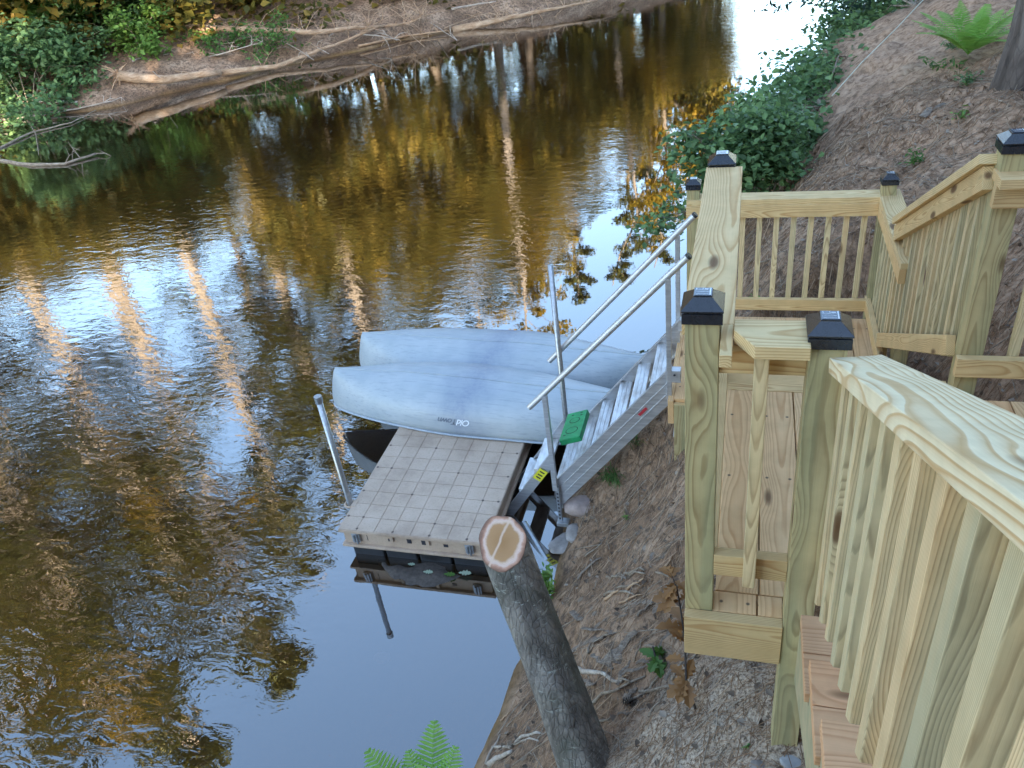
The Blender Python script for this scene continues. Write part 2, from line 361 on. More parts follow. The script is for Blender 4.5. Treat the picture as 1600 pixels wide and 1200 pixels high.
def ground_mat():
    s = NT('riverbank_soil'); p = s.pos(); sep = s.n('SeparateXYZ'); s.l(p, sep.inputs[0])
    n1 = s.noise(p, 1.6, 5, .6); n2 = s.noise(p, 12, 6, .7); n3 = s.noise(p, 70, 4, .7)
    nd = s.noise(s.mapping(p, (60, 14, 30)), 1, 4, .7, 1.2)
    c = s.ramp(n1, [(.36, (.16,.098,.060)), (.5, (.31,.20,.13)), (.64, (.47,.33,.225))])
    c = s.mix(s.ramp(n2, [(.42, (.85,)*3), (.56, (0,)*3)]), c, (.070,.050,.038))
    c = s.mix(s.ramp(nd, [(.50, (0,)*3), (.64, (.8,)*3)]), c, (.38,.24,.145))
    up = s.ramp(s.math('ADD', s.math('MULTIPLY', sep.outputs[0], .3), s.math('MULTIPLY', s.math('SUBTRACT', n1, .5), .8)), [(.12, (0,)*3), (.45, (.75,)*3)])
    c = s.mix(up, c, s.ramp(n2, [(.36, (.22,.135,.085)), (.5, (.44,.275,.175)), (.66, (.56,.39,.27))]))
    # ashy sand below the stairs
    sx = s.math('SUBTRACT', sep.outputs[0], .0); sy = s.math('SUBTRACT', sep.outputs[1], 1.85)
    d = s.math('ADD', s.math('MULTIPLY', sx, sx), s.math('MULTIPLY', s.math('MULTIPLY', sy, sy), .6))
    sand = s.ramp(s.math('ADD', d, s.math('MULTIPLY', s.math('SUBTRACT', n2, .5), .5)), [(.10, (1,)*3), (.40, (0,)*3)])
    sc = s.ramp(n3, [(.40, (.12,.09,.065)), (.49, (.38,.30,.225)), (.64, (.58,.48,.37))])
    c = s.mix(s.math('MULTIPLY', sand, .85), c, sc)
    c = s.mix(s.ramp(n3, [(.60, (0,)*3), (.72, (.6,)*3)]), c, (.40,.34,.29))
    # amber river bed
    bed = s.ramp(s.noise(p, .42, 4, .6), [(.36, (.09,.045,.012)), (.5, (.26,.14,.035)), (.64, (.45,.29,.08))])
    zz = s.math('SUBTRACT', sep.outputs[2], WZ)
    wet = s.ramp(s.math('ADD', s.math('MULTIPLY', zz, 1.), .5), [(.38, (1,)*3), (.60, (0,)*3)])
    c = s.mix(s.ramp(s.math('ADD', zz, .5), [(.50, (.55,)*3), (.64, (0,)*3)]), c, (.06,.045,.035))
    c = s.mix(wet, c, bed)
    s.princ(c, .9, 0, s.bump(s.math('ADD', n2, s.math('MULTIPLY', n3, .5)), .8, .02), .2); return s.m
g = link('ground', npmesh('ground', V, F, True), ground_mat()); tag(g, kind='structure')

# ------------------------------------------------------------------ water
def water():
    wx = ax([(-140,-40,10), (-40,-20,1), (-20,5,.3), (5,60,2), (60,140,10)]); wy = ax([(-140,-5,5), (-5,22,.3), (22,45,.7), (45,170,5)])
    X, Y = np.meshgrid(wx, wy); V = np.stack([X, Y, np.full_like(X, WZ)], -1).reshape(-1, 3); nx, ny = len(wx), len(wy)
    I = np.arange(nx*ny).reshape(ny, nx); F = np.stack([I[:-1,:-1], I[:-1,1:], I[1:,1:], I[1:,:-1]], -1).reshape(-1, 4)
    me = npmesh('river_water', V, F, True)
    dn = nsx(Y)-X; df = fsy(X)-Y
    e = fbm(X, Y, .45, 4, 21)*1.6
    near = sm(dn+e*.9, 1.5, 2.7); far = sm(df*.8+e, 3.0, 9.5); patch = .45+1.0*np.clip(fbm(X, Y, .33, 3, 31)+.45, 0, 1)
    r = (.035+.965*near*(.10+.90*far)*patch).reshape(-1).astype(np.float32)
    at_ = me.attributes.new('current', 'FLOAT', 'POINT'); at_.data.foreach_set('value', r)
    s = NT('river_water'); p = s.pos(); cur = s.n('Attribute', attribute_name='current').outputs['Fac']
    wp = s.n('Mapping'); s.l(p, wp.inputs[0]); wp.inputs['Rotation'].default_value = (0, 0, rad(35)); wp.inputs['Scale'].default_value = (1.0, 1.9, 1)
    a1 = s.noise(wp.outputs[0], 5.2, 3, .5, .6); a2 = s.noise(wp.outputs[0], 1.6, 2, .5, .3); a3 = s.noise(p, 17, 2, .5, .2)
    h = s.math('ADD', s.math('ADD', a1, s.math('MULTIPLY', a2, 1.3)), s.math('MULTIPLY', a3, .14))
    nb = s.bump(h, s.math('MULTIPLY', cur, .135), .026)
    fr = s.n('Fresnel'); fr.inputs['IOR'].default_value = 1.45; s.l(nb, fr.inputs['Normal'])
    gl = s.n('BsdfGlossy'); gl.inputs['Roughness'].default_value = .015; s.l(nb, gl.inputs['Normal'])
    tr = s.n('BsdfTransparent'); tr.inputs[0].default_value = (.52, .36, .17, 1)
    df_ = s.n('BsdfDiffuse'); df_.inputs[0].default_value = (.045, .026, .012, 1)
    m0 = s.n('MixShader', i_Fac=.35); s.l(tr.outputs[0], m0.inputs[1]); s.l(df_.outputs[0], m0.inputs[2])
    m = s.n('MixShader'); s.l(s.math('MINIMUM', s.math('MULTIPLY', fr.outputs[0], 8.0), s.math('MINIMUM', s.math('MULTIPLY_ADD', fr.outputs[0], 1.35, .23), 1.)), m.inputs[0]); s.l(m0.outputs[0], m.inputs[1]); s.l(gl.outputs[0], m.inputs[2])
    s.l(m.outputs[0], s.out.inputs[0])
    o = link('water', me, s.m); tag(o, kind='structure')
water()

# ------------------------------------------------------------------ wooden staircase
ST = empty('wooden_staircase', (.4, 2.5, -2.9), 'new pale timber staircase with two landings going down the bank', 'staircase')
def board(name, p0, p1, w_, t_, mat, up=(0, 0, 1), parent=ST, bev=.0025, cut0=0., cut1=0., shape=None, roll=0):
    """box of length |p1-p0| along local X, width w_ (Y), thickness t_ (Z); cut0/cut1 shift the end faces along X per unit of local Z or Y"""
    p0 = Vector(p0); p1 = Vector(p1); X = (p1-p0); L = X.length; X.normalize()
    Z = Vector(up); Z = (Z-X*Z.dot(X)).normalized(); Yv = Z.cross(X)
    m = MB(); a = L/2; b = w_/2; c = t_/2
    if shape:      # outline in (x, y) of local plane
        n = len(shape); V = [(x, y, -c) for x, y in shape]+[(x, y, c) for x, y in shape]
        m.add(V, [tuple(range(n-1, -1, -1)), tuple(range(n, 2*n))]+[(i, (i+1) % n, (i+1) % n+n, i+n) for i in range(n)])
    else:
        V = [(sx*a+(cut0 if sx < 0 else cut1)*sz*c, sy*b, sz*c) for sz in (-1, 1) for sx, sy in ((-1,-1),(1,-1),(1,1),(-1,1))]
        m.add(V, [(0,3,2,1),(4,5,6,7),(0,1,5,4),(1,2,6,5),(2,3,7,6),(3,0,4,7)])
    o = m.build(name, mat, None, bevel=bev, loc=(0, 0, 0))
    o.rotation_mode = 'QUATERNION'; o.rotation_quaternion = Matrix((X, Yv, Z)).transposed().to_quaternion()
    if parent is not None:
        o.parent = parent; o.location = (p0+p1)/2-wloc(parent)
    else: o.location = (p0+p1)/2
    return o
HP = .0445
def post_cap(x, y, zt, post):
    m = MB(); o = .0535
    def ring(h, z): return [(x-h, y-h, z), (x+h, y-h, z), (x+h, y+h, z), (x-h, y+h, z)]
    prof = [(o-.001, zt-.004), (o-.001, zt+.026), (o-.006, zt+.027), (o-.006, zt+.031), (o+.001, zt+.032), (o+.001, zt+.036), (.024, zt+.062), (.024, zt+.066)]
    V = []; F = []
    for h, z in prof: V += ring(h, z)
    for i in range(len(prof)-1):
        for k in range(4): F.append((i*4+k, i*4+(k+1) % 4, i*4+4+(k+1) % 4, i*4+4+k))
    F.append((3, 2, 1, 0)); n = len(prof)*4-4; F.append((n, n+1, n+2, n+3)); m.add(V, F)
    c = m.build('post_cap', CAPM, post, bevel=.0012, loc=(x, y, zt)); 
    zz = zt+.0665; p = MB().box((x-.0215, y-.0215, zz-.001), (x+.0215, y+.0215, zz+.0006))
    pm = p.build('solar_panel', PANEL, post, loc=(x, y, zt))
    l = MB(); q = zz+.0007
    l.box((x+.0165, y-.019, q), (x+.0195, y+.019, q+.0006))
    for yy in (-.017, -.004, .005): l.box((x-.018, y+yy, q), (x+.014, y+yy+.0012, q+.0006))
    for xx in (-.018, -.002): l.box((x+xx, y+.005, q+.0003), (x+xx+.0012, y+.018, q+.0008))
    l.box((x+.003, y+.010, q), (x+.013, y+.014, q+.0006))
    l.build('panel_trace', LINE, post, loc=(x, y, zt))
def fix_local(post):      # cap pieces are modelled in world axes: undo the post's own rotation
    for c in post.children:
        c.matrix_parent_inverse = post.matrix_basis.inverted() @ Matrix.Translation(Vector(wloc_plain(post)))
def wloc_plain(o): return o.location
def post(x, y, z0, z1, cap=True, mat=W_GREEN):
    p = board('post', (x, y, z0), (x, y, z1), .089, .089, mat, up=(0, -1, 0))
    if cap:
        post_cap(x, y, z1, p)
        R = p.rotation_quaternion.to_matrix().to_4x4()
        for c in p.children: c.matrix_parent_inverse = (R.inverted())
    return p
X1, Y1, X2, Y2, Y3, X7, X4, X5, Y4 = -.0954, 1.9132, .2166, 1.8811, 3.2706, .9416, -.3563, .918, 5.6033
ZM, ZL = -2.1563, -3.0863
post(X1, Y1, ZM-.18, -1.0584); post(X2, Y2, gz(X2, Y2)-.05, -1.1046); post(X1, Y3, ZM-.2, -1.1385)
zP7 = aty(1572, 239, 3.226)[2]
post(X7, Y3, -3.3, zP7); post(X4, Y4, -4.2, -2.0791); post(X5, Y4, -3.6, -2.0791)
post(.985, 4.79, -3.5, -2.105)
post(2.05, Y3, -3.2, zP7); post(2.05, Y2, -3.2, -1.1)
T, W4, W6 = .038, .089, .140
zc = -1.115     # middle landing rail top
# left rail of the middle landing (P1 - P3)
board('cap_rail', (-.085, 1.962, zc-.019), (-.085, 3.226, zc-.019), W6, T, W_CAP)
board('cap_rail', (-.0325, 1.80, zc-.019), (-.0325, 1.961, zc-.019), .032, T, W_CAP)
board('top_rail', (-.062, 1.96, zc-.083), (-.062, 3.226, zc-.083), W4, T, W_CREAM, up=(1, 0, 0))
board('bottom_rail', (-.062, 1.96, ZM+.13), (-.062, 3.226, ZM+.13), W4, T, W_CREAM, up=(1, 0, 0))
def balusters(p0, p1, zt0, zt1, zb0, zb1, n, mat=W_BAL, up=(0, -1, 0), bev=False):
    for i in range(n):
        t = i/(n-1) if n > 1 else .5
        x = p0[0]+(p1[0]-p0[0])*t; y = p0[1]+(p1[1]-p0[1])*t; zt = zt0+(zt1-zt0)*t; zb = zb0+(zb1-zb0)*t
        board('baluster', (x, y, zb), (x, y, zt), .036, .036, mat, up=up, cut0=(1.0 if bev else 0), bev=.002)
balusters((-.101, 2.06), (-.101, 3.14), zc-.04, zc-.04, ZM+.09, ZM+.09, 8)
# short rail P1 - P2 with clipped corner
sh = [(-.088, -.07), (.088-.03, -.07), (.088, -.07), (.088, .07), (-.058, .07), (-.088, .07)]
xa, xb = -.0145, .1715
board('cap_rail', (xa, 1.872, zc+.0+.008), (xb, 1.872, zc+.008), W6, T, W_CAP, shape=[(-.093, .070), (-.093, .012), (-.040, -.070), (.093, -.070), (.093, .070)])
board('top_rail', (-.0505, 1.905, zc-.066), (.172, 1.905, zc-.066), W4, T, W_CREAM, up=(0, -1, 0))
board('bottom_rail', (-.0505, 1.887, -1.943), (.1715, 1.887, -1.943), W4, T, W_CREAM, up=(0, -1, 0))
board('baluster', (.058, 1.848, -1.99), (.058, 1.848, zc-.012), .037, .037, W_BAL, up=(0, -1, 0))
# middle landing
def deckboards(x0, x1, y0, y1, z, wd=.140, gap=.005, mat=W_DECK):
    x = x0
    while x < x1-.02:
        w_ = min(wd, x1-x); board('deck_board', (x+w_/2, y0, z-.0127), (x+w_/2, y1, z-.0127), w_, .0254, mat, bev=.003); x += w_+gap
deckboards(-.045, 2.0, 1.960, 3.18, ZM)
deckboards(-.0505, .1715, 1.869, 1.955, ZM)
board('edge_board', (-.045, 3.252, ZM-.0127), (X7-.05, 3.252, ZM-.0127), .138, .0254, W_CREAM)
board('rim_board', (X1-HP, 1.8475, ZM-.093), (.1715, 1.8475, ZM-.093), .184, T, W_CREAM, up=(0, -1, 0))
board('rim_board', (-.121, 1.96, ZM-.12), (-.121, 3.226, ZM-.12), .184, T, W_CREAM, up=(1, 0, 0))
board('rim_board', (-.05, 3.30, ZM-.118), (X7, 3.30, ZM-.118), .184, T, W_CREAM, up=(0, -1, 0))
for k in range(4): board('joist', (.1+k*.42, 1.92, ZM-.12), (.1+k*.42, 3.27, ZM-.12), .184, T, W_CREAM, up=(1, 0, 0))
# far rail of the landing, right of P7
zr = -1.205
board('cap_rail', (X7-.055, 3.205, zr+.018), (2.09, 3.205, zr+.018), W6*.9, T, W_CAP)
board('top_rail', (X7-.055, 3.2055, zr-.0465), (2.00, 3.2055, zr-.0465), W4, T, W_CREAM, up=(0, -1, 0))
board('bottom_rail', (X7-.058, 3.2055, ZM+.152), (2.00, 3.2055, ZM+.152), W4, T, W_CREAM, up=(0, -1, 0))
balusters((1.10, 3.243), (1.94, 3.243), zr, zr, ZM+.11, ZM+.11, 8)
# lower flight (middle landing to lower landing)
rise = (ZM-ZL)/5; run = .275
for k in range(4):
    zt = ZM-rise*(k+1); y0 = 3.335+run*k-.012
    for q in (0, 1):
        board('tread', (-.04, y0+.068+q*.141, zt-.019), (.86, y0+.068+q*.141, zt-.019), .138, T, W_DECK)
for xs in (-.075, .875):
    L = math.hypot(5*rise, 5*run)
    board('stringer', (xs, 3.33, ZM-.20), (xs, 3.33+4.6*run, ZM-.20-4.6*rise), .235, T, W_CREAM, up=(1, 0, 0))
# right rail of the lower flight
sR = -.575
def rline(y): return -1.165+(y-3.37)*sR     # top of the cap
board('cap_rail', (.90, 3.285, rline(3.285)-.022), (.90, 4.84, rline(4.84)-.022), W6*.9, T, W_CAP)
board('top_rail', (.878, 3.275, rline(3.275)-.098), (.878, 4.86, rline(4.86)-.098), W4, T, W_CREAM, up=(1, 0, 0))
board('bottom_rail', (.878, 3.31, -1.965), (.878, 4.90, -1.965-.575*1.59), W4, T, W_CREAM, up=(1, 0, 0))
balusters((.917, 3.42), (.917, 4.86), rline(3.42)-.05, rline(4.86)-.05, -2.08, -2.08-.575*1.44, 14)
# left rail of the lower flight (down to the lower landing)
balusters((-.10, 3.44), (-.10, 4.12), -1.30, -1.65, -2.18, -2.56, 6)
board('top_rail', (-.062, 3.315, -1.235), (-.062, 4.2, -1.235-.5*.885), W4, T, W_CREAM, up=(1, 0, 0))
post(X1, 4.235, ZL-.2, -1.75)
# lower landing
zt = -2.155
x = -.40; i = 0
deckboards(-.40, .965, 4.42, 5.545, ZL)
board('rim_board', (-.421, 4.40, ZL-.100), (-.421, 5.64, ZL-.100), .184, T, W_DECK, up=(1, 0, 0))
board('rim_board', (-.40, 5.575, ZL-.118), (.96, 5.575, ZL-.118), .184, T, W_CREAM, up=(0, -1, 0))
board('rim_board', (-.40, 4.41, ZL-.118), (.96, 4.41, ZL-.118), .184, T, W_CREAM, up=(0, -1, 0))
for k in range(3): board('joist', (-.2+k*.5, 4.43, ZL-.120), (-.2+k*.5, 5.555, ZL-.120), .184, T, W_CREAM, up=(1, 0, 0))
post(-.355, 4.43, -4.3, ZL-.03, cap=False)
board('cap_rail', (X4-.045, 5.607, zt-.019), (.865, 5.607, zt-.019), W6, T, W_CAP)
board('top_rail', (X4-.045, 5.539, zt-.083), (.86, 5.539, zt-.083), W4, T, W_CREAM, up=(0, -1, 0))
board('bottom_rail', (X4-.045, 5.539, ZL+.118), (.86, 5.539, ZL+.118), W4, T, W_CREAM, up=(0, -1, 0))
balusters((-.24, 5.577), (.79, 5.577), zt-.04, zt-.04, ZL+.08, ZL+.08, 10)
board('cap_rail', (.932, 4.52, zt-.019), (.932, 5.678, zt-.019), W6, T, W_CAP)
board('top_rail', (.878, 4.52, zt-.084), (.878, 5.60, zt-.084), W4, T, W_CREAM, up=(1, 0, 0))
board('bottom_rail', (.878, 4.60, ZL+.118), (.878, 5.60, ZL+.118), W4, T, W_CREAM, up=(1, 0, 0))
balusters((.916, 4.92), (.916, 5.47), zt-.04, zt-.04, ZL+.08, ZL+.08, 6)
# upper flight, its river side rail F
sF = -.519
def fl(y): return -1.108+(y-1.79)*sF        # top of the cap
yA = -.30
def capF():
    y1, y0 = 1.80, yA; p0 = Vector((.2875, y0, fl(y0)-.021)); p1 = Vector((.2875, y1, fl(y1)-.021)); L = (p1-p0).length/2
    # local Y = up x X : for a board going +y, local Y points to -x
    board('cap_rail', p0, p1, W6, T, W_CAPF, shape=[(-L, -.0725), (L+.16, -.0725), (L+.09, -.03), (L-.008, .0725), (-L, .0725)])
W_CAPF = wood('weathered_grain_cap', (.92,.80,.55), (.62,.38,.16), freq=80, offs=.012, contrast=1.25, warp=.15)
capF()
board('top_rail', (.297, yA, fl(yA)-.105), (.297, 1.82, fl(1.82)-.105), W4, T, W_CREAM, up=(1, 0, 0))
board('bottom_rail', (.297, yA, fl(yA)-.69), (.297, 1.82, fl(1.82)-.69), W4, T, W_CREAM, up=(1, 0, 0))
nb = 16
for i in range(nb):
    y = 1.66-i*.121; board('baluster', (.2575, y, fl(y)-.80+.03*i*.121/.5+random.uniform(-.008, .008)), (.2575, y, fl(y)-.030), .045, .045, W_BAL, up=(0, -1, 0), cut0=.9, bev=.003)
W_BAL2 = wood('treated_stringer', (.62,.52,.32), (.36,.25,.13), freq=120, green=(.50,.46,.28), warp=.02)
riA, ruA = .150, .280
for k in range(1, 8):
    zt_ = ZM+riA*k; y1 = 1.76-ruA*(k-1)
    for q in (0, 1): board('tread', (.213, y1-.068-q*.141, zt_-.019), (1.25, y1-.068-q*.141, zt_-.019), .138, T, W_TREAD)
for xs in (.243, 1.22):
    pr = [(1.84, ZM-.26), (1.84, ZM)]
    for k in range(1, 8): y1 = 1.76-ruA*(k-1); pr += [(y1-.012, ZM+riA*(k-1)-(0 if k == 1 else .039)), (y1-.012, ZM+riA*k-.039)]
    pr += [(1.76-7*ruA, ZM+7*riA-.039), (1.76-7*ruA, ZM+6*riA-.14)]
    n = len(pr); MB().add([(xs-.019, y, z) for y, z in pr]+[(xs+.019, y, z) for y, z in pr], [tuple(range(n)), tuple(range(2*n-1, n-1, -1))]+[(i, (i+1) % n, (i+1) % n+n, i+n) for i in range(n)]).build('stringer', W_BAL2, ST)
# upper landing behind the camera
for k in range(12): board('deck_board', (-.75+k*.145, -2.1, ZM+8*riA-.0127), (-.75+k*.145, -.24, ZM+8*riA-.0127), .14, .0254, W_DECK)
board('rim_board', (-.8, -.22, ZM+8*riA-.1), (1.0, -.22, ZM+8*riA-.1), .184, T, W_CREAM, up=(0, -1, 0))
board('post', (-.74, -.3, -3.2), (-.74, -.3, -1.0), .089, .089, W_GREEN, up=(0, -1, 0)); board('post', (1.2, -2.0, -3.0), (1.2, -2.0, -1.0), .089, .089, W_GREEN, up=(0, -1, 0)); board('post', (.262, -.16, -3.0), (.262, -.16, -.2), .089, .089, W_GREEN, up=(0, -1, 0))

# ------------------------------------------------------------------ floating dock
DX0, DX1, DY0, DY1, DZ = -2.968, -1.758, 4.03, 7.08, -4.2
dk = empty('floating_dock', ((DX0+DX1)/2, (DY0+DY1)/2, WZ), 'beige plastic floating dock with a square tiled top', 'dock')
m = MB(); NX_, NY_ = 8, 20; tx = (DX1-DX0)/NX_; ty = (DY1-DY0)/NY_
m.box((DX0+.004, DY0+.004, DZ-.03), (DX1-.004, DY1-.004, DZ-.006))
for i in range(NX_):
    for j in range(NY_):
        x0 = DX0+i*tx; y0 = DY0+j*ty; gp = .0022
        m.box((x0+(0 if i == 0 else gp), y0+(0 if j == 0 else gp), DZ-.0058), (x0+tx-(0 if i == NX_-1 else gp), y0+ty-(0 if j == NY_-1 else gp), DZ))
m.build('tiled_top', DOCK, dk)
sk = MB()
sk.box((DX0-.006, DY0-.006, DZ-.034), (DX1+.006, DY1+.006, DZ-.0062))            # lip
sk.box((DX0+.02, DY0+.02, DZ-.160), (DX1-.02, DY1-.02, DZ-.0345))                # recessed skirt
sk.box((DX0-.004, DY0-.004, DZ-.185), (DX1+.004, DY1+.004, DZ-.1605))            # lower lip
for i in range(1, 12):
    x = DX0+i*.1; 
    if i in (4, 7): sk.box((x+.02, DY0+.004, DZ-.0345-.06), (x+.05, DY0+.0195, DZ-.0350))
sk.build('side_skirt', DOCK, dk, bevel=.004)
hh = MB()
for i, x in enumerate((.16, .34, .50, .62, .80, .98)):
    X_ = DX0+.06+x
    if i in (0, 5): hh.box((X_, DY0+.0165, DZ-.115), (X_+.003, DY0+.0215, DZ-.04))
    else: hh.box((X_, DY0+.0155, DZ-.10), (X_+.035, DY0+.0205, DZ-.075 if i in (1, 4) else DZ-.05))
hh.build('socket_hole', INK, dk)
plug = MB()
for i in range(NX_+1):
    for j in range(NY_+1):
        if (i in (0, NX_)) and (j in (0, NY_)): continue
        edge = i in (0, NX_) or j in (0, NY_)
        if (edge and (i+j) % 2 == 1) or (not edge and i % 2 == 1 and j % 2 == 1 and (i+j) % 4 == 2):
            cx = DX0+i*tx+(.022 if i == 0 else -.022 if i == NX_ else 0); cy = DY0+j*ty+(.022 if j == 0 else -.022 if j == NY_ else 0)
            n = 8; plug.add([(cx+.011*math.cos(2*PI*k/n), cy+.011*math.sin(2*PI*k/n), DZ+.0012) for k in range(n)]+[(cx+.011*math.cos(2*PI*k/n), cy+.011*math.sin(2*PI*k/n), DZ-.003) for k in range(n)], [tuple(range(n))]+[(k, (k+1) % n, (k+1) % n+n, k+n) for k in range(n)])
plug.build('deck_plug', simple('brown_plug', (.13,.09,.07), .6), dk)
fl_ = MB()
for i in range(4):
    for j in range(8):
        fl_.box((DX0+.05+i*.285, DY0+.04+j*.37, WZ-.18), (DX0+.05+i*.285+.265, DY0+.04+j*.37+.35, DZ-.1855))
fl_.build('float_chamber', BLACKF, dk, bevel=.015)
for X_ in (DX0+.10, DX1-.17):
    b = MB().box((X_, DY0-.004, DZ-.125), (X_+.065, DY0+.019, DZ-.036)); b.tube([(X_+.022, DY0-.010, DZ-.12), (X_+.022, DY0-.010, DZ-.04)], .010); b.tube([(X_+.045, DY0-.010, DZ-.13), (X_+.045, DY0-.010, DZ-.03)], .009)
    b.build('metal_bracket', GALV, dk, bevel=.002)
rg = MB(); cx, cy = DX0-.035, 4.33
rg.tube([(cx+.042*math.cos(t*PI/8), cy+.042*math.sin(t*PI/8), DZ-.012) for t in range(17)], .009, 8, False); rg.box((DX0-.01, 4.29, DZ-.04), (DX0+.03, 4.37, DZ+.004))
rg.build('pole_ring', DOCK, dk)
pm = MB(); pt = aty(487, 622, 4.33)
pm.tube([(cx, cy, -5.3), (cx, cy, -3.20)], .024, 16); pl = pm.build('mooring_pole', GALV, smooth=False, loc=(cx, cy, -5.3)); shade(pl.data)
tag(pl, 'slim galvanised pole in the ring at the outer corner of the dock', 'pole')
c2 = MB().tube([(cx, cy, -3.2), (cx, cy, -3.145)], .030, 16).build('pole_cap', GALV, pl)

# ------------------------------------------------------------------ canoes lying upside down
def canoe(name, A, B, half, hgt, label, letters=False, roll=0):
    A = Vector(A); B = Vector(B); C = (A+B)/2; L = (B-A).length/2; ang = math.atan2(B.y-A.y, B.x-A.x)
    th = empty(name, C, label, 'canoe', 'upturned canoes on the dock'); th.rotation_euler = (roll, 0, ang)
    NS, NR = 72, 28
    def beam(t): return half*(max(0., 1-abs(t)**2.3))**.80+.018
    def sec(t, k):
        q = k/NR; th_ = q*PI; b = beam(t)
        e = 1-abs(t)**7; hz = hgt*(.90+.10*(1-t*t)) * (1-.35*max(0., (abs(t)-.93)/.07)**2)
        zl = -.12*abs(t)**3.2                      # sheer droops at the ends (canoe is upside down)
        c_, s_ = math.cos(th_), math.sin(th_); pw = .62
        ye = b*math.copysign(abs(c_)**(.55+.45*abs(t)**2), c_); ze = zl+(hz-zl)*abs(s_)**(.80+.35*abs(t)**2)
        xx = t*L
        if abs(t) > .9: xx -= math.copysign(.10*((abs(t)-.9)/.1)**2*(abs(s_)**3), t)
        wv_ = float(vnoise(t*3.1+A.y*3, q*3.0, 6))*.022*(1-abs(t)**4)
        return (xx, ye+wv_*abs(c_), ze+wv_)
    ts = [math.sin((i/NS-.5)*PI) for i in range(NS+1)]
    V = [sec(t, k) for t in ts for k in range(NR+1)]; n = NR+1
    F = [(i*n+k, i*n+k+1, (i+1)*n+k+1, (i+1)*n+k) for i in range(NS) for k in range(NR)]
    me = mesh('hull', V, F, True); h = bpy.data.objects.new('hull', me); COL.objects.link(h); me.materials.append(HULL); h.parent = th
    so_ = h.modifiers.new('thick', 'SOLIDIFY'); so_.thickness = .008; so_.offset = -1
    for sg in (0, NR):
        P = [sec(t, sg) for t in ts]; g_ = MB().tube([Vector(p)+Vector((0, 0, .004)) for p in P], .011, 8)
        me2 = bpy.data.meshes.new('gunwale'); me2.from_pydata(g_.V, [], g_.F); shade(me2); go = bpy.data.objects.new('gunwale', me2); COL.objects.link(go); me2.materials.append(HULL2); go.parent = th
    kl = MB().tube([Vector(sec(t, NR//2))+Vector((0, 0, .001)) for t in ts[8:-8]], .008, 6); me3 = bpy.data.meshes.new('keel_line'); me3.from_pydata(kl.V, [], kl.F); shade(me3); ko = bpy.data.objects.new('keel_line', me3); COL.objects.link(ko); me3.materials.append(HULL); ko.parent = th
    if letters:
        for word, off, mat in (('Old', 0, WHITE), ('Town', .118, GREYL)):
            cu = bpy.data.curves.new('lettering', 'FONT'); cu.body = word; cu.size = .088; cu.shear = .35; cu.offset = .0012; cu.resolution_u = 3; cu.space_character = .88
            tmp = bpy.data.objects.new('tmp', cu); COL.objects.link(tmp); bpy.context.view_layer.update()
            mt = bpy.data.meshes.new_from_object(tmp.evaluated_get(bpy.context.evaluated_depsgraph_get())); bpy.data.objects.remove(tmp)
            bm = bmesh.new(); bm.from_mesh(mt); bmesh.ops.triangulate(bm, faces=bm.faces); bmesh.ops.subdivide_edges(bm, edges=bm.edges, cuts=1)
            for v in bm.verts:
                u_, q_ = v.co.x+off*1.02, v.co.y
                # upside down on the near side of the hull: x runs backwards, height runs down
                xx = LX-u_; zz = LZ-q_*.9
                # find section angle giving this height on the near side (y<0)
                t = xx/L; best = None; lo, hi = PI/2, PI
                for _ in range(22):
                    mid = (lo+hi)/2; p = sec(t, mid/PI*NR)
                    if p[2] > zz: lo = mid
                    else: hi = mid
                v.co = Vector((xx, p[1]-.0035, p[2]+.001))
            bm.to_mesh(mt); bm.free(); mt.materials.clear(); mt.materials.append(mat)
            lo_ = bpy.data.objects.new('lettering', mt); COL.objects.link(lo_); lo_.parent = th
    return th
LX, LZ = .10, .165
HULL2 = simple('gunwale_plastic', (.36,.41,.47), .5, 0, .15, 30, .1)
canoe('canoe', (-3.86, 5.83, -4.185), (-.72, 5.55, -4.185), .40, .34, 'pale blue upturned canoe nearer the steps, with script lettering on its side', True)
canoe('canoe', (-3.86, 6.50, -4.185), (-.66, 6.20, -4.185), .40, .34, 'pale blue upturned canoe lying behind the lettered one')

# ------------------------------------------------------------------ aluminium steps down to the dock
al = empty('aluminium_steps', (-.42, 4.83, -3.1), 'bare aluminium steps with tube handrails leading down to the dock', 'steps')
YN, YF = 4.506, 5.16; SL = (-3.93+2.89)/(-1.277+.42)
def zs(x): return -2.89+(x+.42)*SL
def stringer(y, x0, x1, d=.205, side=1):
    m = MB(); t = .006
    for (dz0, dz1, dy0, dy1) in ((-d, 0, 0, t), (-.010, 0, t, .028), (-d, -d+.010, t, .028), (-.075, -.066, -.004, 0), (-.14, -.131, -.004, 0)):
        ya, yb = (y+dy0*side, y+dy1*side); ya, yb = min(ya, yb), max(ya, yb)
        k = 1.35
        V = []
        for x in (x0, x1):
            zt_ = zs(x)
            V += [(x, ya, zt_+dz0*k), (x, yb, zt_+dz0*k), (x, yb, zt_+dz1*k), (x, ya, zt_+dz1*k)]
        m.add(V, [(0,1,2,3), (7,6,5,4), (0,4,5,1), (1,5,6,2), (2,6,7,3), (3,7,4,0)])
    return m
stringer(YN, -.42, -1.30).build('stringer', ALU, al); stringer(YF, -.42, -1.34, side=-1).build('stringer', ALU, al)
for k in range(6):
    x = -.53-k*.146; z = zs(x)-.055+.0*k; m = MB()
    z -= .022; m.box((x-.050, YN+.0065, z-.035), (x+.044, YF-.0065, z-.004))
    for q in range(3): m.box((x-.049+q*.031, YN+.0065, z-.0038), (x-.049+q*.031+.028, YF-.0065, z))
    m.build('tread', ALUT, al, bevel=.0015)
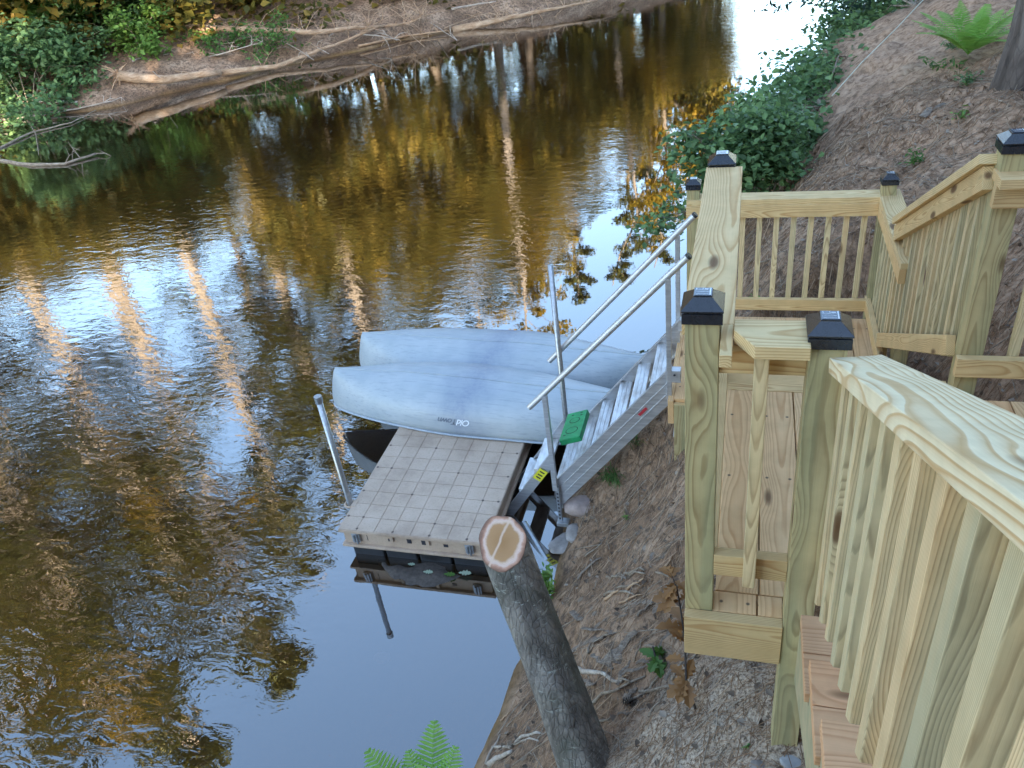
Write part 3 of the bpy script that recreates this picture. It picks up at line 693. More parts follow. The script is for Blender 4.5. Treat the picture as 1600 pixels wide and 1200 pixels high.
# lower fold-out section
for y_, sd_ in ((4.66, 1), (5.08, -1)):
    m = MB(); d = .10
    ya, yb = sorted((y_, y_+.008*sd_)); V = []
    for x, z in ((-1.335, -3.79), (-1.86, -4.55)): V += [(x, ya, z-d*1.3), (x, yb, z-d*1.3), (x, yb, z), (x, ya, z)]
    m.add(V, [(0,1,2,3), (7,6,5,4), (0,4,5,1), (1,5,6,2), (2,6,7,3), (3,7,4,0)])
    yc, yd = sorted((y_, y_+.035*sd_)); V = []
    for x, z in ((-1.335, -3.79), (-1.86, -4.55)): V += [(x, yc, z), (x, yd, z), (x, yd, z+.006), (x, yc, z+.006)]
    m.add(V, [(0,1,2,3), (7,6,5,4), (0,4,5,1), (1,5,6,2), (2,6,7,3), (3,7,4,0)])
    m.build('lower_stringer', ALU, al)
for x, z in ((-1.45, -3.99), (-1.60, -4.21)):
    MB().box((x-.06, 4.67, z-.03), (x+.06, 5.07, z)).build('lower_tread', ALUT, al, bevel=.002)
c = Vector((-1.46, 4.6525, -4.035)); dv = Vector((-.525, 0, -.76)).normalized(); uv = Vector((.76, 0, -.525)).normalized()
def quad(o, u, v, a_, b_, th_=.002):
    n = u.cross(v).normalized()*th_; P = [o+u*a_*i+v*b_*j for i, j in ((-1,-1),(1,-1),(1,1),(-1,1))]
    return MB().add([p-n for p in P]+[p+n for p in P], [(0,3,2,1),(4,5,6,7),(0,1,5,4),(1,2,6,5),(2,3,7,6),(3,0,4,7)])
stk = quad(c, dv, uv, .06, .036).build('yellow_label', YEL, al)
m = MB()
for k in (-.035, 0, .03):
    q = quad(c+Vector((0, -.003, 0))+dv*k, dv, uv, .006, .02, .001); m.add(q.V, q.F)
m.build('label_print', INK, al)
c = Vector((-.62, YN-.006, zs(-.62)-.13)); d1 = Vector((-1, 0, -SL)).normalized(); d1 = Vector((1, 0, SL)).normalized()
quad(c, d1, Vector((-SL, 0, 1)).normalized(), .042, .010, .001).build('red_label', RED, al)
# handrails
for y_, a_, b_ in ((YN-.02, (-.317, -2.095), (-1.424, -3.264)), (YF+.02, (-.325, -2.12), (-1.43, -3.31))):
    MB().tube([(a_[0], y_, a_[1]), (b_[0], y_, b_[1])], .0215, 16).build('handrail', ALU, al, smooth=False)
    m = MB().tube([(a_[0]-.001, y_, a_[1]-.001), (a_[0]+.012, y_, a_[1]+.012)], .022, 16).build('rail_end_plug', BLACKF, al)
def sq(x, y, z0, z1, h=.016): return MB().box((x-h, y-h, z0), (x+h, y+h, z1))
sq(-.435, YN-.025, -3.13, -2.235).build('handrail_post', ALU, al, bevel=.002)
sq(-.435, YF+.025, -3.02, -2.26).build('handrail_post', ALU, al, bevel=.002)
sq(-1.30, YN-.025, -4.02, -3.15, .018).build('handrail_post', ALU, al, bevel=.002)
leg = sq(-1.285, YN-.025, -4.33, -3.99, .014).build('adjustable_leg', GALV, al, bevel=.002)
m = MB()
for k in range(8): m.box((-1.2925, YN-.0405, -4.31+k*.036), (-1.2775, YN-.0385, -4.293+k*.036))
m.build('leg_hole', INK, leg)
MB().box((-1.31, YN-.07, -4.36), (-1.215, YN-.0, -4.325)).build('foot_plate', GALV, leg, bevel=.004)
po = MB().tube([(-1.335, YF-.02, -5.0), (-1.335, YF-.02, -2.46)], .021, 14).build('mooring_pole', GALV, loc=(-1.335, YF-.02, -5.0)); shade(po.data)
tag(po, 'tall galvanised pole standing behind the lower end of the aluminium steps', 'pole')
for y_ in (YN-.01, YF+.01):
    b = MB().box((-.43, y_-.03, -2.99), (-.36, y_+.03, -2.90)).build('hinge_bracket', ALU, al, bevel=.003)
    MB().tube([(-.40, y_-.034, -2.93), (-.40, y_-.030, -2.93)], .008, 8).build('bolt', INK, b)
m = MB().tube([(-1.62, 4.55, -4.47), (-1.35, 4.20, -4.53)], .03, 8).build('waterline_brace', GALV, al)
# green tray lying on a tread
def tray():
    o = Vector((-1.155, 4.72, -3.62)); t = empty('green_tray', o, 'green plastic tray with hand holes lying on the aluminium steps', 'tray')
    ux = Vector((.85, 0, .30)).normalized(); uy = Vector((0, 1, 0)); 
    m = MB(); V = []
    up = ux.cross(uy)
    def P(a_, b_, c_): return o+ux*a_+uy*b_+up*c_
    for c_ in (0, .05):
        for a_, b_ in ((-.085, -.17), (.085, -.17), (.085, .17), (-.085, .17)): V.append(P(a_, b_, c_*1.0))
    m.add(V, [(0,3,2,1),(4,5,6,7),(0,1,5,4),(1,2,6,5),(2,3,7,6),(3,0,4,7)]); m.build('tray_body', GREEN, t, bevel=.008)
    m = MB()
    for c0, r in (((0, -.07), .052), ((0, .055), .045)):
        n = 20
        m.add([P(c0[0]+r*math.cos(2*PI*k/n), c0[1]+r*.8*math.sin(2*PI*k/n), .0505) for k in range(n)]+[P(c0[0]+(r-.008)*math.cos(2*PI*k/n), c0[1]+(r-.008)*.8*math.sin(2*PI*k/n), .0515) for k in range(n)],
              [(k, (k+1) % n, (k+1) % n+n, k+n) for k in range(n)])
    for a_, b_ in ((-.03, .13), (.04, .14), (.045, .11), (-.05, -.12)):
        n = 10; m.add([P(a_+.012*math.cos(2*PI*k/n), b_+.008*math.sin(2*PI*k/n), .0508) for k in range(n)], [tuple(range(n))])
    m.build('recess', GREEND, t)
tray()

# ------------------------------------------------------------------ vegetation builders
def leaves(C, size, aspect=.55, droop=0, rg=RNG, up=.3, shape='leaf'):
    """C (N,3) centres, size (N,) lengths -> vertices and faces of small folded leaves (two quads each)"""
    n = len(C); d = rg.normal(size=(n, 3)); d[:, 2] = d[:, 2]*.5-droop; d /= np.linalg.norm(d, axis=1)[:, None]
    u = rg.normal(size=(n, 3)); u[:, 2] = np.abs(u[:, 2])+up*3; s_ = np.cross(d, u); s_ /= np.linalg.norm(s_, axis=1)[:, None]+1e-9
    nn = np.cross(s_, d); L = size[:, None]; W = L*aspect*.5
    b = C-d*L*.5; t = C+d*L*.5; m1 = C-d*L*.10
    l1 = m1+s_*W+nn*W*.35; r1 = m1-s_*W+nn*W*.35
    if shape == 'quad':
        V = np.stack([b, r1, t, l1], 1).reshape(-1, 3); F = np.arange(4*n).reshape(n, 4); return V, F
    l2 = C+d*L*.25+s_*W*.72+nn*W*.3; r2 = C+d*L*.25-s_*W*.72+nn*W*.3
    V = np.stack([b, r1, r2, t, l2, l1], 1).reshape(-1, 3)
    k = np.arange(n)[:, None]*6; F = np.concatenate([k+np.array([[0, 1, 2, 3]]), k+np.array([[0, 3, 4, 5]])]); return V, F
def clumps(n, cl, rad_, rg=RNG, flat=1.0):
    """n points scattered in balls round the centres cl"""
    idx = rg.integers(0, len(cl), n); p = rg.normal(size=(n, 3)); p /= np.linalg.norm(p, axis=1)[:, None]; p *= (rg.random(n)**.5)[:, None]*rad_[idx][:, None]
    p[:, 2] *= flat; return cl[idx]+p

def tree_meshes(kind, seed):
    rg = np.random.default_rng(seed); rr = random.Random(seed)
    if kind == 'pine':
        H = 17.; m = MB(); P = [Vector((rr.uniform(-.1, .1)*k, rr.uniform(-.1, .1)*k, H*k/8)) for k in range(9)]; P[0] = Vector((0, 0, -.4))
        m.tube(P, [.24*(1-.9*k/8)+.01 for k in range(9)], 9); cl = []; rad_ = []
        for k in range(34):
            z = H*(.34+.64*(k/33)); ln = (1-((z/H-.30)/.75))*rr.uniform(2.0, 3.6)+.3; a_ = rr.random()*2*PI; c0 = P[min(8, int(z/H*8))]
            tip = Vector((c0.x+math.cos(a_)*ln, c0.y+math.sin(a_)*ln, z+rr.uniform(-.3, .5))); m.tube([Vector((c0.x, c0.y, z-.2)), tip], [.04, .01], 4, False)
            for q in (.5, .75, 1.0): cl.append(Vector((c0.x, c0.y, z)).lerp(tip, q)); rad_.append(rr.uniform(.35, .7))
        C = clumps(5200, np.array([tuple(c) for c in cl]), np.array(rad_), rg, .45); V, F = leaves(C, rg.uniform(.16, .32, len(C)), .5, .1, rg, shape='quad')
    elif kind == 'bare':       # mostly bare leaning stems
        H = 15.; m = MB(); m.tube([(0, 0, -.4), (.3, .1, 5), (.9, .2, 10), (1.2, .5, H)], [.19, .15, .1, .02], 8); cl = []; rad_ = []
        for k in range(14):
            z = H*rr.uniform(.5, 1); a_ = rr.random()*2*PI; ln = rr.uniform(.8, 2.2); c0 = Vector((z*.08, z*.03, z)); tip = c0+Vector((math.cos(a_)*ln, math.sin(a_)*ln, rr.uniform(.3, 1.2)))
            m.tube([c0, tip], [.03, .008], 4, False); cl.append(tip); rad_.append(rr.uniform(.4, .9))
        C = clumps(1500, np.array([tuple(c) for c in cl]), np.array(rad_), rg, .7); V, F = leaves(C, rg.uniform(.16, .3, len(C)), .6, 0, rg, shape='quad')
    else:
        H = 13.; m = MB(); m.tube([(0, 0, -.4), (.1, 0, 3.), (.0, .2, 6.5), (.3, .1, 10.5)], [.20, .16, .11, .03], 8); cl = []; rad_ = []
        for k in range(30):
            z = H*rr.uniform(.28, .97); a_ = rr.random()*2*PI; ln = rr.uniform(.8, 3.4)*math.sin(min(1, max(.15, (z/H-.15)/.85))*PI*.85+.25); c0 = Vector((.1, .1, z*.75)); tip = Vector((math.cos(a_)*ln, math.sin(a_)*ln, z))
            m.tube([c0, c0.lerp(tip, .6)+Vector((0, 0, .15)), tip], [.05, .03, .01], 4, False); cl.append(tip); rad_.append(rr.uniform(.5, 1.15)); cl.append(c0.lerp(tip, .6)); rad_.append(.5)
        C = clumps(5600, np.array([tuple(c) for c in cl]), np.array(rad_), rg, .75); V, F = leaves(C, rg.uniform(.15, .30, len(C)), .65, 0, rg, shape='quad')
    tm = bpy.data.meshes.new('trunk'); tm.from_pydata(m.V, [], m.F); shade(tm); return tm, npmesh('crown', V, F)
def tree(kind, seed, tmat, cmat):
    tm, cm = tree_meshes(kind, seed); tm.materials.append(tmat); cm.materials.append(cmat); return tm, cm
PROT = [('pine', tree('pine', 1, FBARK, L_PINE)), ('pine', tree('pine', 2, FBARK, L_PINE)), ('leafy', tree('leafy', 3, FBARK, L_GOLD)), ('leafy', tree('leafy', 4, FBARK, L_GOLD)), ('bare', tree('bare', 5, FBARK, L_GOLD)), ('leafy', tree('leafy', 6, FBARK, L_GREEN))]
NAMES = {'pine': 'pine_tree', 'leafy': 'leafy_tree', 'bare': 'slender_tree'}
def place_tree(i, x, y, sc, rz, label, group, lean=0):
    kind, (tm, cm) = PROT[i]; z = gz(x, y)
    r = bpy.data.objects.new(NAMES[kind], None); COL.objects.link(r); r.location = (x, y, z-.1); r.rotation_euler = (lean, 0, rz); r.scale = (sc, sc, sc); tag(r, label, 'tree', group)
    for n_, me in (('trunk', tm), ('crown', cm)):
        o = bpy.data.objects.new(n_, me); COL.objects.link(o); o.parent = r
TL = {'pine': 'tall pine in the row of trees lining the far bank of the river', 'leafy': 'broad leafy tree in the row of trees lining the far bank of the river', 'bare': 'thin sparsely leaved tree in the row of trees lining the far bank of the river'}
rr = random.Random(5)
# far bank, walked along its shore from downstream to upstream
px_ = -44.
while px_ < 34:
    y0 = float(fsy(px_))
    for band in (2.5, 6., 9.5, 14.):
        if rr.random() < (.95 if band > 3 else .62):
            i = rr.choice([0, 1, 0, 1, 2, 3, 4, 4]) if band > 3 else rr.choice([4, 2, 3, 4, 1])
            x = px_+rr.uniform(-.9, .9)-band*.55; y = y0+band*.85+rr.uniform(-1, 1)
            az = math.degrees(math.atan2(x, y)); sc_ = rr.uniform(.95, 1.35)
            if az > -1.8: continue
            if az < -44: i = rr.choice([0, 1, 0, 1, 4]); sc_ = rr.uniform(1.5, 2.05)
            elif az < -35: i = rr.choice([0, 1, 4]); sc_ = rr.uniform(1.0, 1.5)
            elif az > -26: sc_ = rr.uniform(.62, .95)
            if band < 3 and az < -20: continue
            if -53 < az < -35 and band > 7 and rr.random() < .5: continue
            place_tree(i, x, y, sc_, rr.uniform(0, 6.28), TL[PROT[i][0]], {'pine': 'pines on the far bank', 'leafy': 'leafy trees on the far bank', 'bare': 'thin trees on the far bank'}[PROT[i][0]], rr.uniform(-.06, .06))
    px_ += rr.uniform(1.9, 3.0)
# unseen wood behind and beside the stairs, put in to shade the near bank
def shade_wood():
    rg = np.random.default_rng(3); cl = []; rad_ = []
    for k in range(150):
        if k < 105: x = rg.uniform(-16, 34); y = rg.uniform(-24, -7)
        else: x = rg.uniform(13, 34); y = rg.uniform(-8, 30)
        if x < nsx(y)+1.0: continue
        zb = gz(x, y); H = rg.uniform(8.5, 12.5)
        for q in range(9): cl.append((x+rg.normal()*1.3, y+rg.normal()*1.3, zb+H*rg.uniform(.05, 1))); rad_.append(rg.uniform(1.2, 2.2))
    for k in range(300):
        x = rg.uniform(-14, 30); y = rg.uniform(-22, -8)
        if x < nsx(y)+1.0: continue
        cl.append((x, y, gz(x, y)+rg.uniform(0, 6))); rad_.append(rg.uniform(1.3, 2.3))
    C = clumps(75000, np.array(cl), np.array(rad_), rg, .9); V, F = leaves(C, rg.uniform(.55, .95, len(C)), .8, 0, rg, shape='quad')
    o = link('shade_forest', npmesh('shade_forest', V, F), L_DARK); tag(o, 'unseen dark wood behind the stairs, added to shade the near bank', 'shade_forest', kind='stuff')
shade_wood()
def far_wood():
    rg = np.random.default_rng(13); cl = []; rad_ = []; cu = []; ru = []
    for k in range(2300):
        x = rg.uniform(-50, 34); dd = 1.9+rg.random()**1.6*17; xs_ = x; y = float(fsy(xs_))+dd*.83; x = xs_-dd*.55
        H = 3.6+6.0*np.clip(.5+float(vnoise(x*.16, y*.12, 3))*1.6, 0, 1)+dd*.16
        az = math.degrees(math.atan2(x, y))
        if az > -1.5: continue
        H = H*.55 if -54 < az < -35 else H
        zb = gz(x, y); cl.append((x, y, zb+H*rg.random()**.8)); rad_.append(rg.uniform(.7, 1.6))
    C = clumps(330000, np.array(cl), np.array(rad_), rg, .8); V, F = leaves(C, rg.uniform(.17, .38, len(C)), .7, 0, rg, shape='quad')
    o = link('undergrowth', npmesh('undergrowth', V, F), L_UNDER); tag(o, 'dense green undergrowth filling the wood behind the far bank', 'undergrowth', kind='stuff')
L_UNDER = leafm('undergrowth_leaves', [(.07,.08,.02), (.19,.16,.03), (.36,.24,.045)], .3)
far_wood()
# a few real trees on the near bank
for (i, x, y, sc) in ((1, 6.5, 1.5, .8), (3, 8.5, 9, .8), (1, 7.5, 16.5, .85), (5, 5.6, 21, .7), (0, 12, 20, .9)):
    place_tree(i, x, y, sc, x*3, 'tree standing up the slope on the near bank beyond the stairs', 'trees up the near bank')

def gpt(px, py):
    p = at(px, py, -3.)
    for _ in range(60): p = at(px, py, .6*p.z+.4*gz(p.x, p.y))
    return p
# big pine trunk at the top right
def big_pine():
    _p = gpt(1606, 122); x, y = _p.x, _p.y; z = gz(x, y); t = empty('pine_tree', (x, y, z), 'large rough grey pine trunk standing beside the bright green fern', 'tree')
    P = [(x, y, z-.3), (x, y, z+.05), (x+.01, y, z+.4), (x+.03, y, z+2), (x+.1, y+.1, z+6), (x+.2, y+.1, z+11)]
    MB().tube(P, [.34, .27, .235, .215, .18, .10], 26, wob=.05, seed=4).build('trunk', PBARK, t, smooth=True)
    rg = np.random.default_rng(8); cl = np.array([(x+rg.normal()*1.8, y+rg.normal()*1.8, z+rg.uniform(7, 13)) for _ in range(26)])
    C = clumps(3500, cl, np.full(26, 1.), rg, .5); V, F = leaves(C, rg.uniform(.2, .4, len(C)), .5, 0, rg, shape='quad')
    link('crown', npmesh('crown', V-np.array([x, y, z]), F), L_PINE, t, (x, y, z))
    m = MB()
    for k, (dz, a_) in enumerate(((.47, -1.75), (.50, -1.45))):
        c0 = Vector((x+.225*math.cos(a_), y+.225*math.sin(a_), z+dz)); m.tube([c0, c0+Vector((.01, -.02, .03))], [.018, .010], 7)
    m.build('shelf_fungus', WHITE, t)
big_pine()
# ------------------------------------------------------------------ ferns
def frond(m, base, dirv, L, rise_, w_=.16, n=22, droop=.7):
    dirv = Vector(dirv).normalized(); side = dirv.cross(Vector((0, 0, 1))).normalized(); P = []
    for k in range(n+1):
        t = k/n; P.append(Vector(base)+dirv*L*t+Vector((0, 0, rise_*t-droop*L*t*t*.6)))
    m.tube(P, [.004*(1-.8*k/n) for k in range(n+1)], 4, False)
    for k in range(3, n):
        t = k/n; ln = w_*math.sin(min(1., t*1.35+.12)*PI*.5)*(1-t**2.6)+.008; T_ = (P[k+1]-P[k-1]).normalized() if k < n else dirv
        for s_ in (-1, 1):
            d = (side*s_+T_*.45+Vector((0, 0, -.12))).normalized(); nrm = T_; q = P[k]; hw = L/n*.46
            a1 = q+T_*hw*.9; a2 = q-T_*hw*.9; tip = q+d*ln; mid1 = q+d*ln*.55+T_*hw*1.05; mid2 = q+d*ln*.55-T_*hw*.8
            m.add([a2, mid2, tip, mid1, a1], [(0, 1, 2, 3, 4)])
def fern(x, y, z, n, L, label, seed=1, a0=0, a1=2*PI, rise_=.35, mat=None, w_=.16, cat='fern'):
    r = random.Random(seed); t = empty('fern', (x, y, z), label, cat)
    for k in range(n):
        a_ = a0+(a1-a0)*(k+.5)/n+r.uniform(-.15, .15); l = L*r.uniform(.75, 1.1); m = MB()
        frond(m, (x, y, z), (math.cos(a_), math.sin(a_), 0), l, rise_*r.uniform(.8, 1.2), w_*r.uniform(.85, 1.1), droop=r.uniform(.5, .9))
        m.build('frond', mat or L_FERN, t, fixn=False)
_f = gpt(1512, 88); xf, yf = _f.x, _f.y; fern(xf, yf, gz(xf, yf)+.02, 22, .56, 'bright green fern growing at the foot of the big pine trunk', 2, rise_=.6, w_=.13)
# fern tip reaching in at the bottom of the view, rooted on the bank edge
fb = at(672, 1300, -3.15); fern(fb.x+.02, fb.y-.02, fb.z-.0, 7, .36, 'bright green fern leaning out over the water left of the cut trunk', 4, a0=1.35, a1=3.6, rise_=.30, w_=.11)
_o = MB().tube([fb+Vector((.02, -.02, .01)), fb+Vector((.25, -.25, -.35)), Vector((fb.x+.30, fb.y-.35, gz(fb.x+.3, fb.y-.35)-.05))], [.006, .008, .012], 6).build('stem', TWIG, bpy.data.objects['fern.001'])

# ------------------------------------------------------------------ shrubs
def shrub(name, base, lobes, nleaf, size, mat, label, cat='shrub', group=None, seed=1, stems=8, aspect=.6, flat=.8, droop=.1, root=None, stemmat=None):
    """base point, lobes = [(x,y,z,r)] ; stems run from base to every lobe"""
    rg = np.random.default_rng(seed); r = random.Random(seed); t = empty(name, base, label, cat, group); m = MB()
    b = Vector(root or base)
    for (x, y, z, rd) in lobes:
        e = Vector((x, y, z)); mid = b.lerp(e, .5)+Vector((r.uniform(-.1, .1), r.uniform(-.1, .1), .12*(e-b).length)); m.tube([b, mid, e], [.018, .012, .004], 5, False)
        for q in range(3): 
            e2 = e+Vector((r.gauss(0, 1), r.gauss(0, 1), r.gauss(0, .6)))*rd*.6; m.tube([mid.lerp(e, .6), e2], [.005, .002], 4, False)
    m.build('stem', stemmat or TWIG, t, fixn=False)
    cl = np.array([l[:3] for l in lobes]); rd = np.array([l[3] for l in lobes]); wgt = rd**2/np.sum(rd**2)
    idx = rg.choice(len(lobes), nleaf, p=wgt); p = rg.normal(size=(nleaf, 3)); p /= np.linalg.norm(p, axis=1)[:, None]; p *= (rg.random(nleaf)**.45)[:, None]*rd[idx][:, None]; p[:, 2] *= flat
    # gather leaves in sprays so gaps stay open
    spr = cl[idx]+p; k = rg.integers(0, max(1, nleaf//16), nleaf); spr = spr[k]+rg.normal(size=(nleaf, 3))*size*np.array([1.5, 1.5, .8])
    V, F = leaves(spr, rg.uniform(size*.7, size*1.3, nleaf), aspect, droop, rg)
    link('foliage', npmesh('foliage', V-np.array(base), F), mat, t, base); return t
def lobes_px(lst, Yd): return [(*aty(x, y, Yd+dy), r) for x, y, dy, r in lst]
# broad leaved bush hanging over the water behind the lower landing
shrub('leafy_bush', aty(1210, 300, 8.6), lobes_px([(1030,350,0,.13),(1048,335,.1,.12),(1075,315,0,.12),(1062,290,.2,.10),(1095,265,.1,.16),(1120,235,.1,.22),(1075,225,.2,.16),(1150,205,.2,.28),(1180,240,.2,.30),(1130,290,0,.2),(1160,270,.0,.28),(1200,200,.5,.35),(1215,260,.3,.3),(1080,208,.1,.12)], 8.5), 4600, .085, L_DEEP,
      'broad leaved bush overhanging the water behind the lower landing', root=(.25, 8.7, gz(.25, 8.7)), seed=3)
lb = []
for (x, y, Yd, r_) in ((1225,190,11,.5),(1250,150,12,.6),(1285,160,12,.6),(1230,230,10,.45),(1275,205,11,.5),(1320,120,13,.6),(1345,90,14,.7),(1290,230,10.2,.35),(1300,130,13,.6),(1205,165,12,.4),(1260,175,11.5,.6),(1300,185,11.3,.5),(1240,120,13,.6),(1270,130,13,.6),(1215,215,10,.5),(1255,255,10,.4),(1335,150,12,.5),(1190,185,11,.45),(1310,150,12.3,.5)): lb.append((*aty(x, y, Yd), r_*.95))
shrub('leafy_bush', aty(1280, 230, 11.), lb, 8200, .10, L_DEEP, 'dense blue green bush spreading along the near shore', seed=5, root=(.9, 11.2, gz(.9, 11.2)))
lb = []
for (x, y, Yd, r_) in ((1370,75,15,.8),(1400,40,16,.9),(1340,60,16,.8),(1385,110,13.5,.5),(1430,70,14.5,.5),(1350,115,13.5,.5),(1420,20,17,.9),(1380,60,15,.8),(1325,85,15,.7),(1445,45,16,.7),(1395,95,14,.6),(1365,20,17,.9),(1330,30,17,.8)): lb.append((*aty(x, y, Yd), r_*.95))
shrub('leafy_bush', aty(1380, 130, 14), lb, 7000, .12, L_DEEP, 'mid green bush under the drooping evergreen boughs', seed=6, root=(2.3, 14., gz(2.3, 14.)))
def hemlock():
    x, y = 3.1, 17.; z = gz(x, y); t = empty('evergreen_tree', (x, y, z), 'dark evergreen with boughs drooping over the bright water upstream', 'tree'); m = MB()
    m.tube([(x, y, z-.3), (x-.1, y, z+4), (x, y+.2, z+11)], [.22, .16, .03], 10); rg = np.random.default_rng(2); r = random.Random(3); cl = []; rd = []
    for k in range(110):
        h = .6+k*.095; a_ = r.uniform(0, 2*PI) if k % 3 else r.uniform(2.3, 4.2); L = (2.9*(1-h/13)+.3)*r.uniform(.7, 1.15); p0 = Vector((x, y, z+h)); tip = p0+Vector((math.cos(a_)*L, math.sin(a_)*L, -.30*L)); mid = p0.lerp(tip, .5)+Vector((0, 0, .18*L)); m.tube([p0, mid, tip], [.03, .018, .005], 4, False)
        for q in (.4, .6, .8, 1.): cl.append(tuple(mid.lerp(tip, (q-.5)*2) if q > .5 else p0.lerp(mid, q*2))); rd.append(.42)
    m.build('trunk', PBARK, t, fixn=False); C = clumps(15000, np.array(cl), np.array(rd), rg, .3); V, F = leaves(C, rg.uniform(.10, .20, len(C)), .38, .5, rg, shape='quad')
    link('crown', npmesh('crown', V-np.array([x, y, z]), F), leafm('dark_evergreen_needles', [(.012,.035,.022), (.02,.055,.032), (.035,.075,.04)], .15), t, (x, y, z))
hemlock()
def onbank(px, py, z, lift):
    p = at(px, py, z)
    for _ in range(30):
        zz = max(z, gz(p.x, p.y)+lift+max(0, z-WZ-.15)); p = at(px, py, .5*p.z+.5*zz)
    return p
# far bank shrubs (seen at the top left)
def fshrub(px, py, r_, n, mat, label, seed, depth=0, group=None, size=.16):
    p = onbank(px, py, WZ, .5*r_); rg = random.Random(seed); L_ = []; n = int(n*1.7)
    for k in range(9): L_.append((p.x+rg.gauss(0, .6)*r_, p.y+rg.gauss(0, .5)*r_, p.z+rg.uniform(-.2, .9)*r_, r_*rg.uniform(.35, .62)))
    shrub('leafy_bush', (p.x, p.y, gz(p.x, p.y)), L_, n, size, mat, label, seed=seed, group=group)
fshrub(35, 150, 1.5, 3300, L_DEEP, 'dark green bush reaching the left edge above the white birch log', 21)
fshrub(60, 85, 1.8, 3600, L_GREEN, 'large green bush on the far bank at the upper left', 22)
fshrub(120, 45, 1.5, 2400, L_GREEN, 'green bush on the far bank beside the bare sandy slope', 23)
fshrub(28, 30, 2.0, 2600, L_DEEP, 'deep green bush in the upper left corner', 24)
fshrub(215, 60, .9, 1100, L_BRIGHT, 'small bright yellow green sapling just above the fallen log with roots', 25, size=.14)
fshrub(268, 30, 1.3, 1500, L_GREEN, 'green bush behind the small bright sapling', 26)
fshrub(345, 25, 1.5, 1500, L_DEEP, 'loose bush behind the long straight fallen trunk', 27)
fshrub(372, 72, 1.0, 800, L_GREEN, 'airy bush growing between the fallen trunks over the water', 28, size=.12)
fshrub(400, 35, .8, 500, L_BRIGHT, 'sparse yellow green twigs above the long straight fallen trunk', 29, size=.12)
fshrub(180, 15, 1.4, 1300, L_DEEP, 'shadowy bush at the top of the far bank', 30)
fshrub(235, 80, 1.0, 900, L_GREEN, 'rounded green bush directly behind the root end of the fallen log', 32)
fshrub(300, 62, 1.1, 1100, L_DEEP, 'dark bush between the two pale thin branches and the straight trunk', 33)
fshrub(335, 92, .7, 500, L_GREEN, 'low green growth just above the middle of the fallen log', 34, size=.12)
fshrub(425, 78, .9, 700, L_GREEN, 'airy green twigs hanging by the far waterline under the straight trunk', 35, size=.11)
fshrub(520, 12, 1.0, 600, L_DEEP, 'low dark bush at the top edge beside the sunlit patch of soil', 36)
fshrub(100, 110, 1.2, 1500, L_DEEP, 'dark green bush at the edge of the bare root bank', 37)
fshrub(455, 15, 1.2, 900, L_DEEP, 'thin dark bush on the far bank at the top edge', 31)

# ------------------------------------------------------------------ fallen timber
def log(name, pts, R, mat, label, cat='log', twigs=0, seed=1, n=9, tl=.5, roots=0, group=None):
    """pts = [(px, py, z)]: measured on the water plane, then kept as real 3-D points"""
    P = [onbank(p[0], p[1], p[2], R[0]*.7) for p in pts]; r = random.Random(seed)
    Q = []
    for a_, b_ in zip(P[:-1], P[1:]):
        for q in range(4): Q.append(a_.lerp(b_, q/4)+Vector((r.gauss(0, 1), r.gauss(0, 1), r.gauss(0, 1)))*R[0]*.12)
    Q.append(P[-1]); twigs = int(twigs*2.2); R = (R[0]*.78, R[1]*.7); rs = [R[0]+(R[1]-R[0])*i/(len(Q)-1) for i in range(len(Q))]
    t = empty(name, Q[0], label, cat, group); MB().tube(Q, rs, n, wob=.12, seed=seed).build('stem', mat, t, smooth=True)
    if twigs or roots:
        m = MB()
        for k in range(twigs):
            q = Q[int(len(Q)*r.uniform(.25, .98))]; d = Vector((r.gauss(0, 1), r.gauss(0, 1), r.gauss(.35, .8))).normalized()*tl*r.uniform(.5, 1.3); mid = q+d*.5+Vector((r.gauss(0, .05), r.gauss(0, .05), .04)); m.tube([q, mid, q+d+Vector((0, 0, -.08*tl))], [.014, .009, .003], 4, False)
            if r.random() < .6: m.tube([mid, mid+Vector((r.gauss(0, 1), r.gauss(0, 1), r.gauss(0, 1))).normalized()*tl*.4], [.007, .003], 4, False)
        for k in range(roots):
            ax_ = (Q[0]-Q[1]).normalized(); d = (Vector((r.gauss(0, 1), r.gauss(0, 1), r.gauss(0, 1))).normalized()+ax_*.35).normalized()*r.uniform(.25, .6); m.tube([Q[0], Q[0]+d*.5, Q[0]+d+Vector((0, 0, -.1))], [.03, .02, .006], 5, False)
        m.build('twig' if twigs else 'root', mat, t, fixn=False)
    return t
W = WZ
log('fallen_log', [(184,118,W+.25), (260,124,W+.22), (345,113,W+.20)], (.20, .12), DRIFTO, 'thick bare fallen log with a tangle of roots at its left end', roots=26, seed=2)
log('fallen_log', [(345,113,W+.20), (430,104,W+.12), (500,78,W+.10), (590,43,W+.25)], (.12, .05), DRIFTO, 'long thin trunk running along the far waterline to the crossing logs', twigs=10, seed=3, tl=.6)
log('fallen_log', [(268,42,W+.9), (400,47,W+.7), (500,49,W+.55), (600,41,W+.4)], (.15, .08), DRIFTO, 'long straight bare fallen trunk propped above the far waterline', twigs=16, seed=4, tl=.9)
log('fallen_branch', [(600,41,W+.4), (640,36,W+.3), (665,20,W+.5)], (.06, .02), DRIFTO, 'twiggy end of the straight fallen trunk', 'branch', twigs=16, seed=14, tl=.9)
log('fallen_branch', [(208,95,W+.25), (260,78,W+.4), (320,66,W+.4), (372,54,W+.5)], (.04, .02), DRIFT, 'upper pale thin branch above the log with roots', 'branch', twigs=6, seed=5)
log('fallen_branch', [(214,108,W+.2), (280,96,W+.3), (340,86,W+.3), (410,66,W+.4)], (.045, .02), DRIFT, 'lower pale thin branch just over the log with roots', 'branch', twigs=8, seed=6)
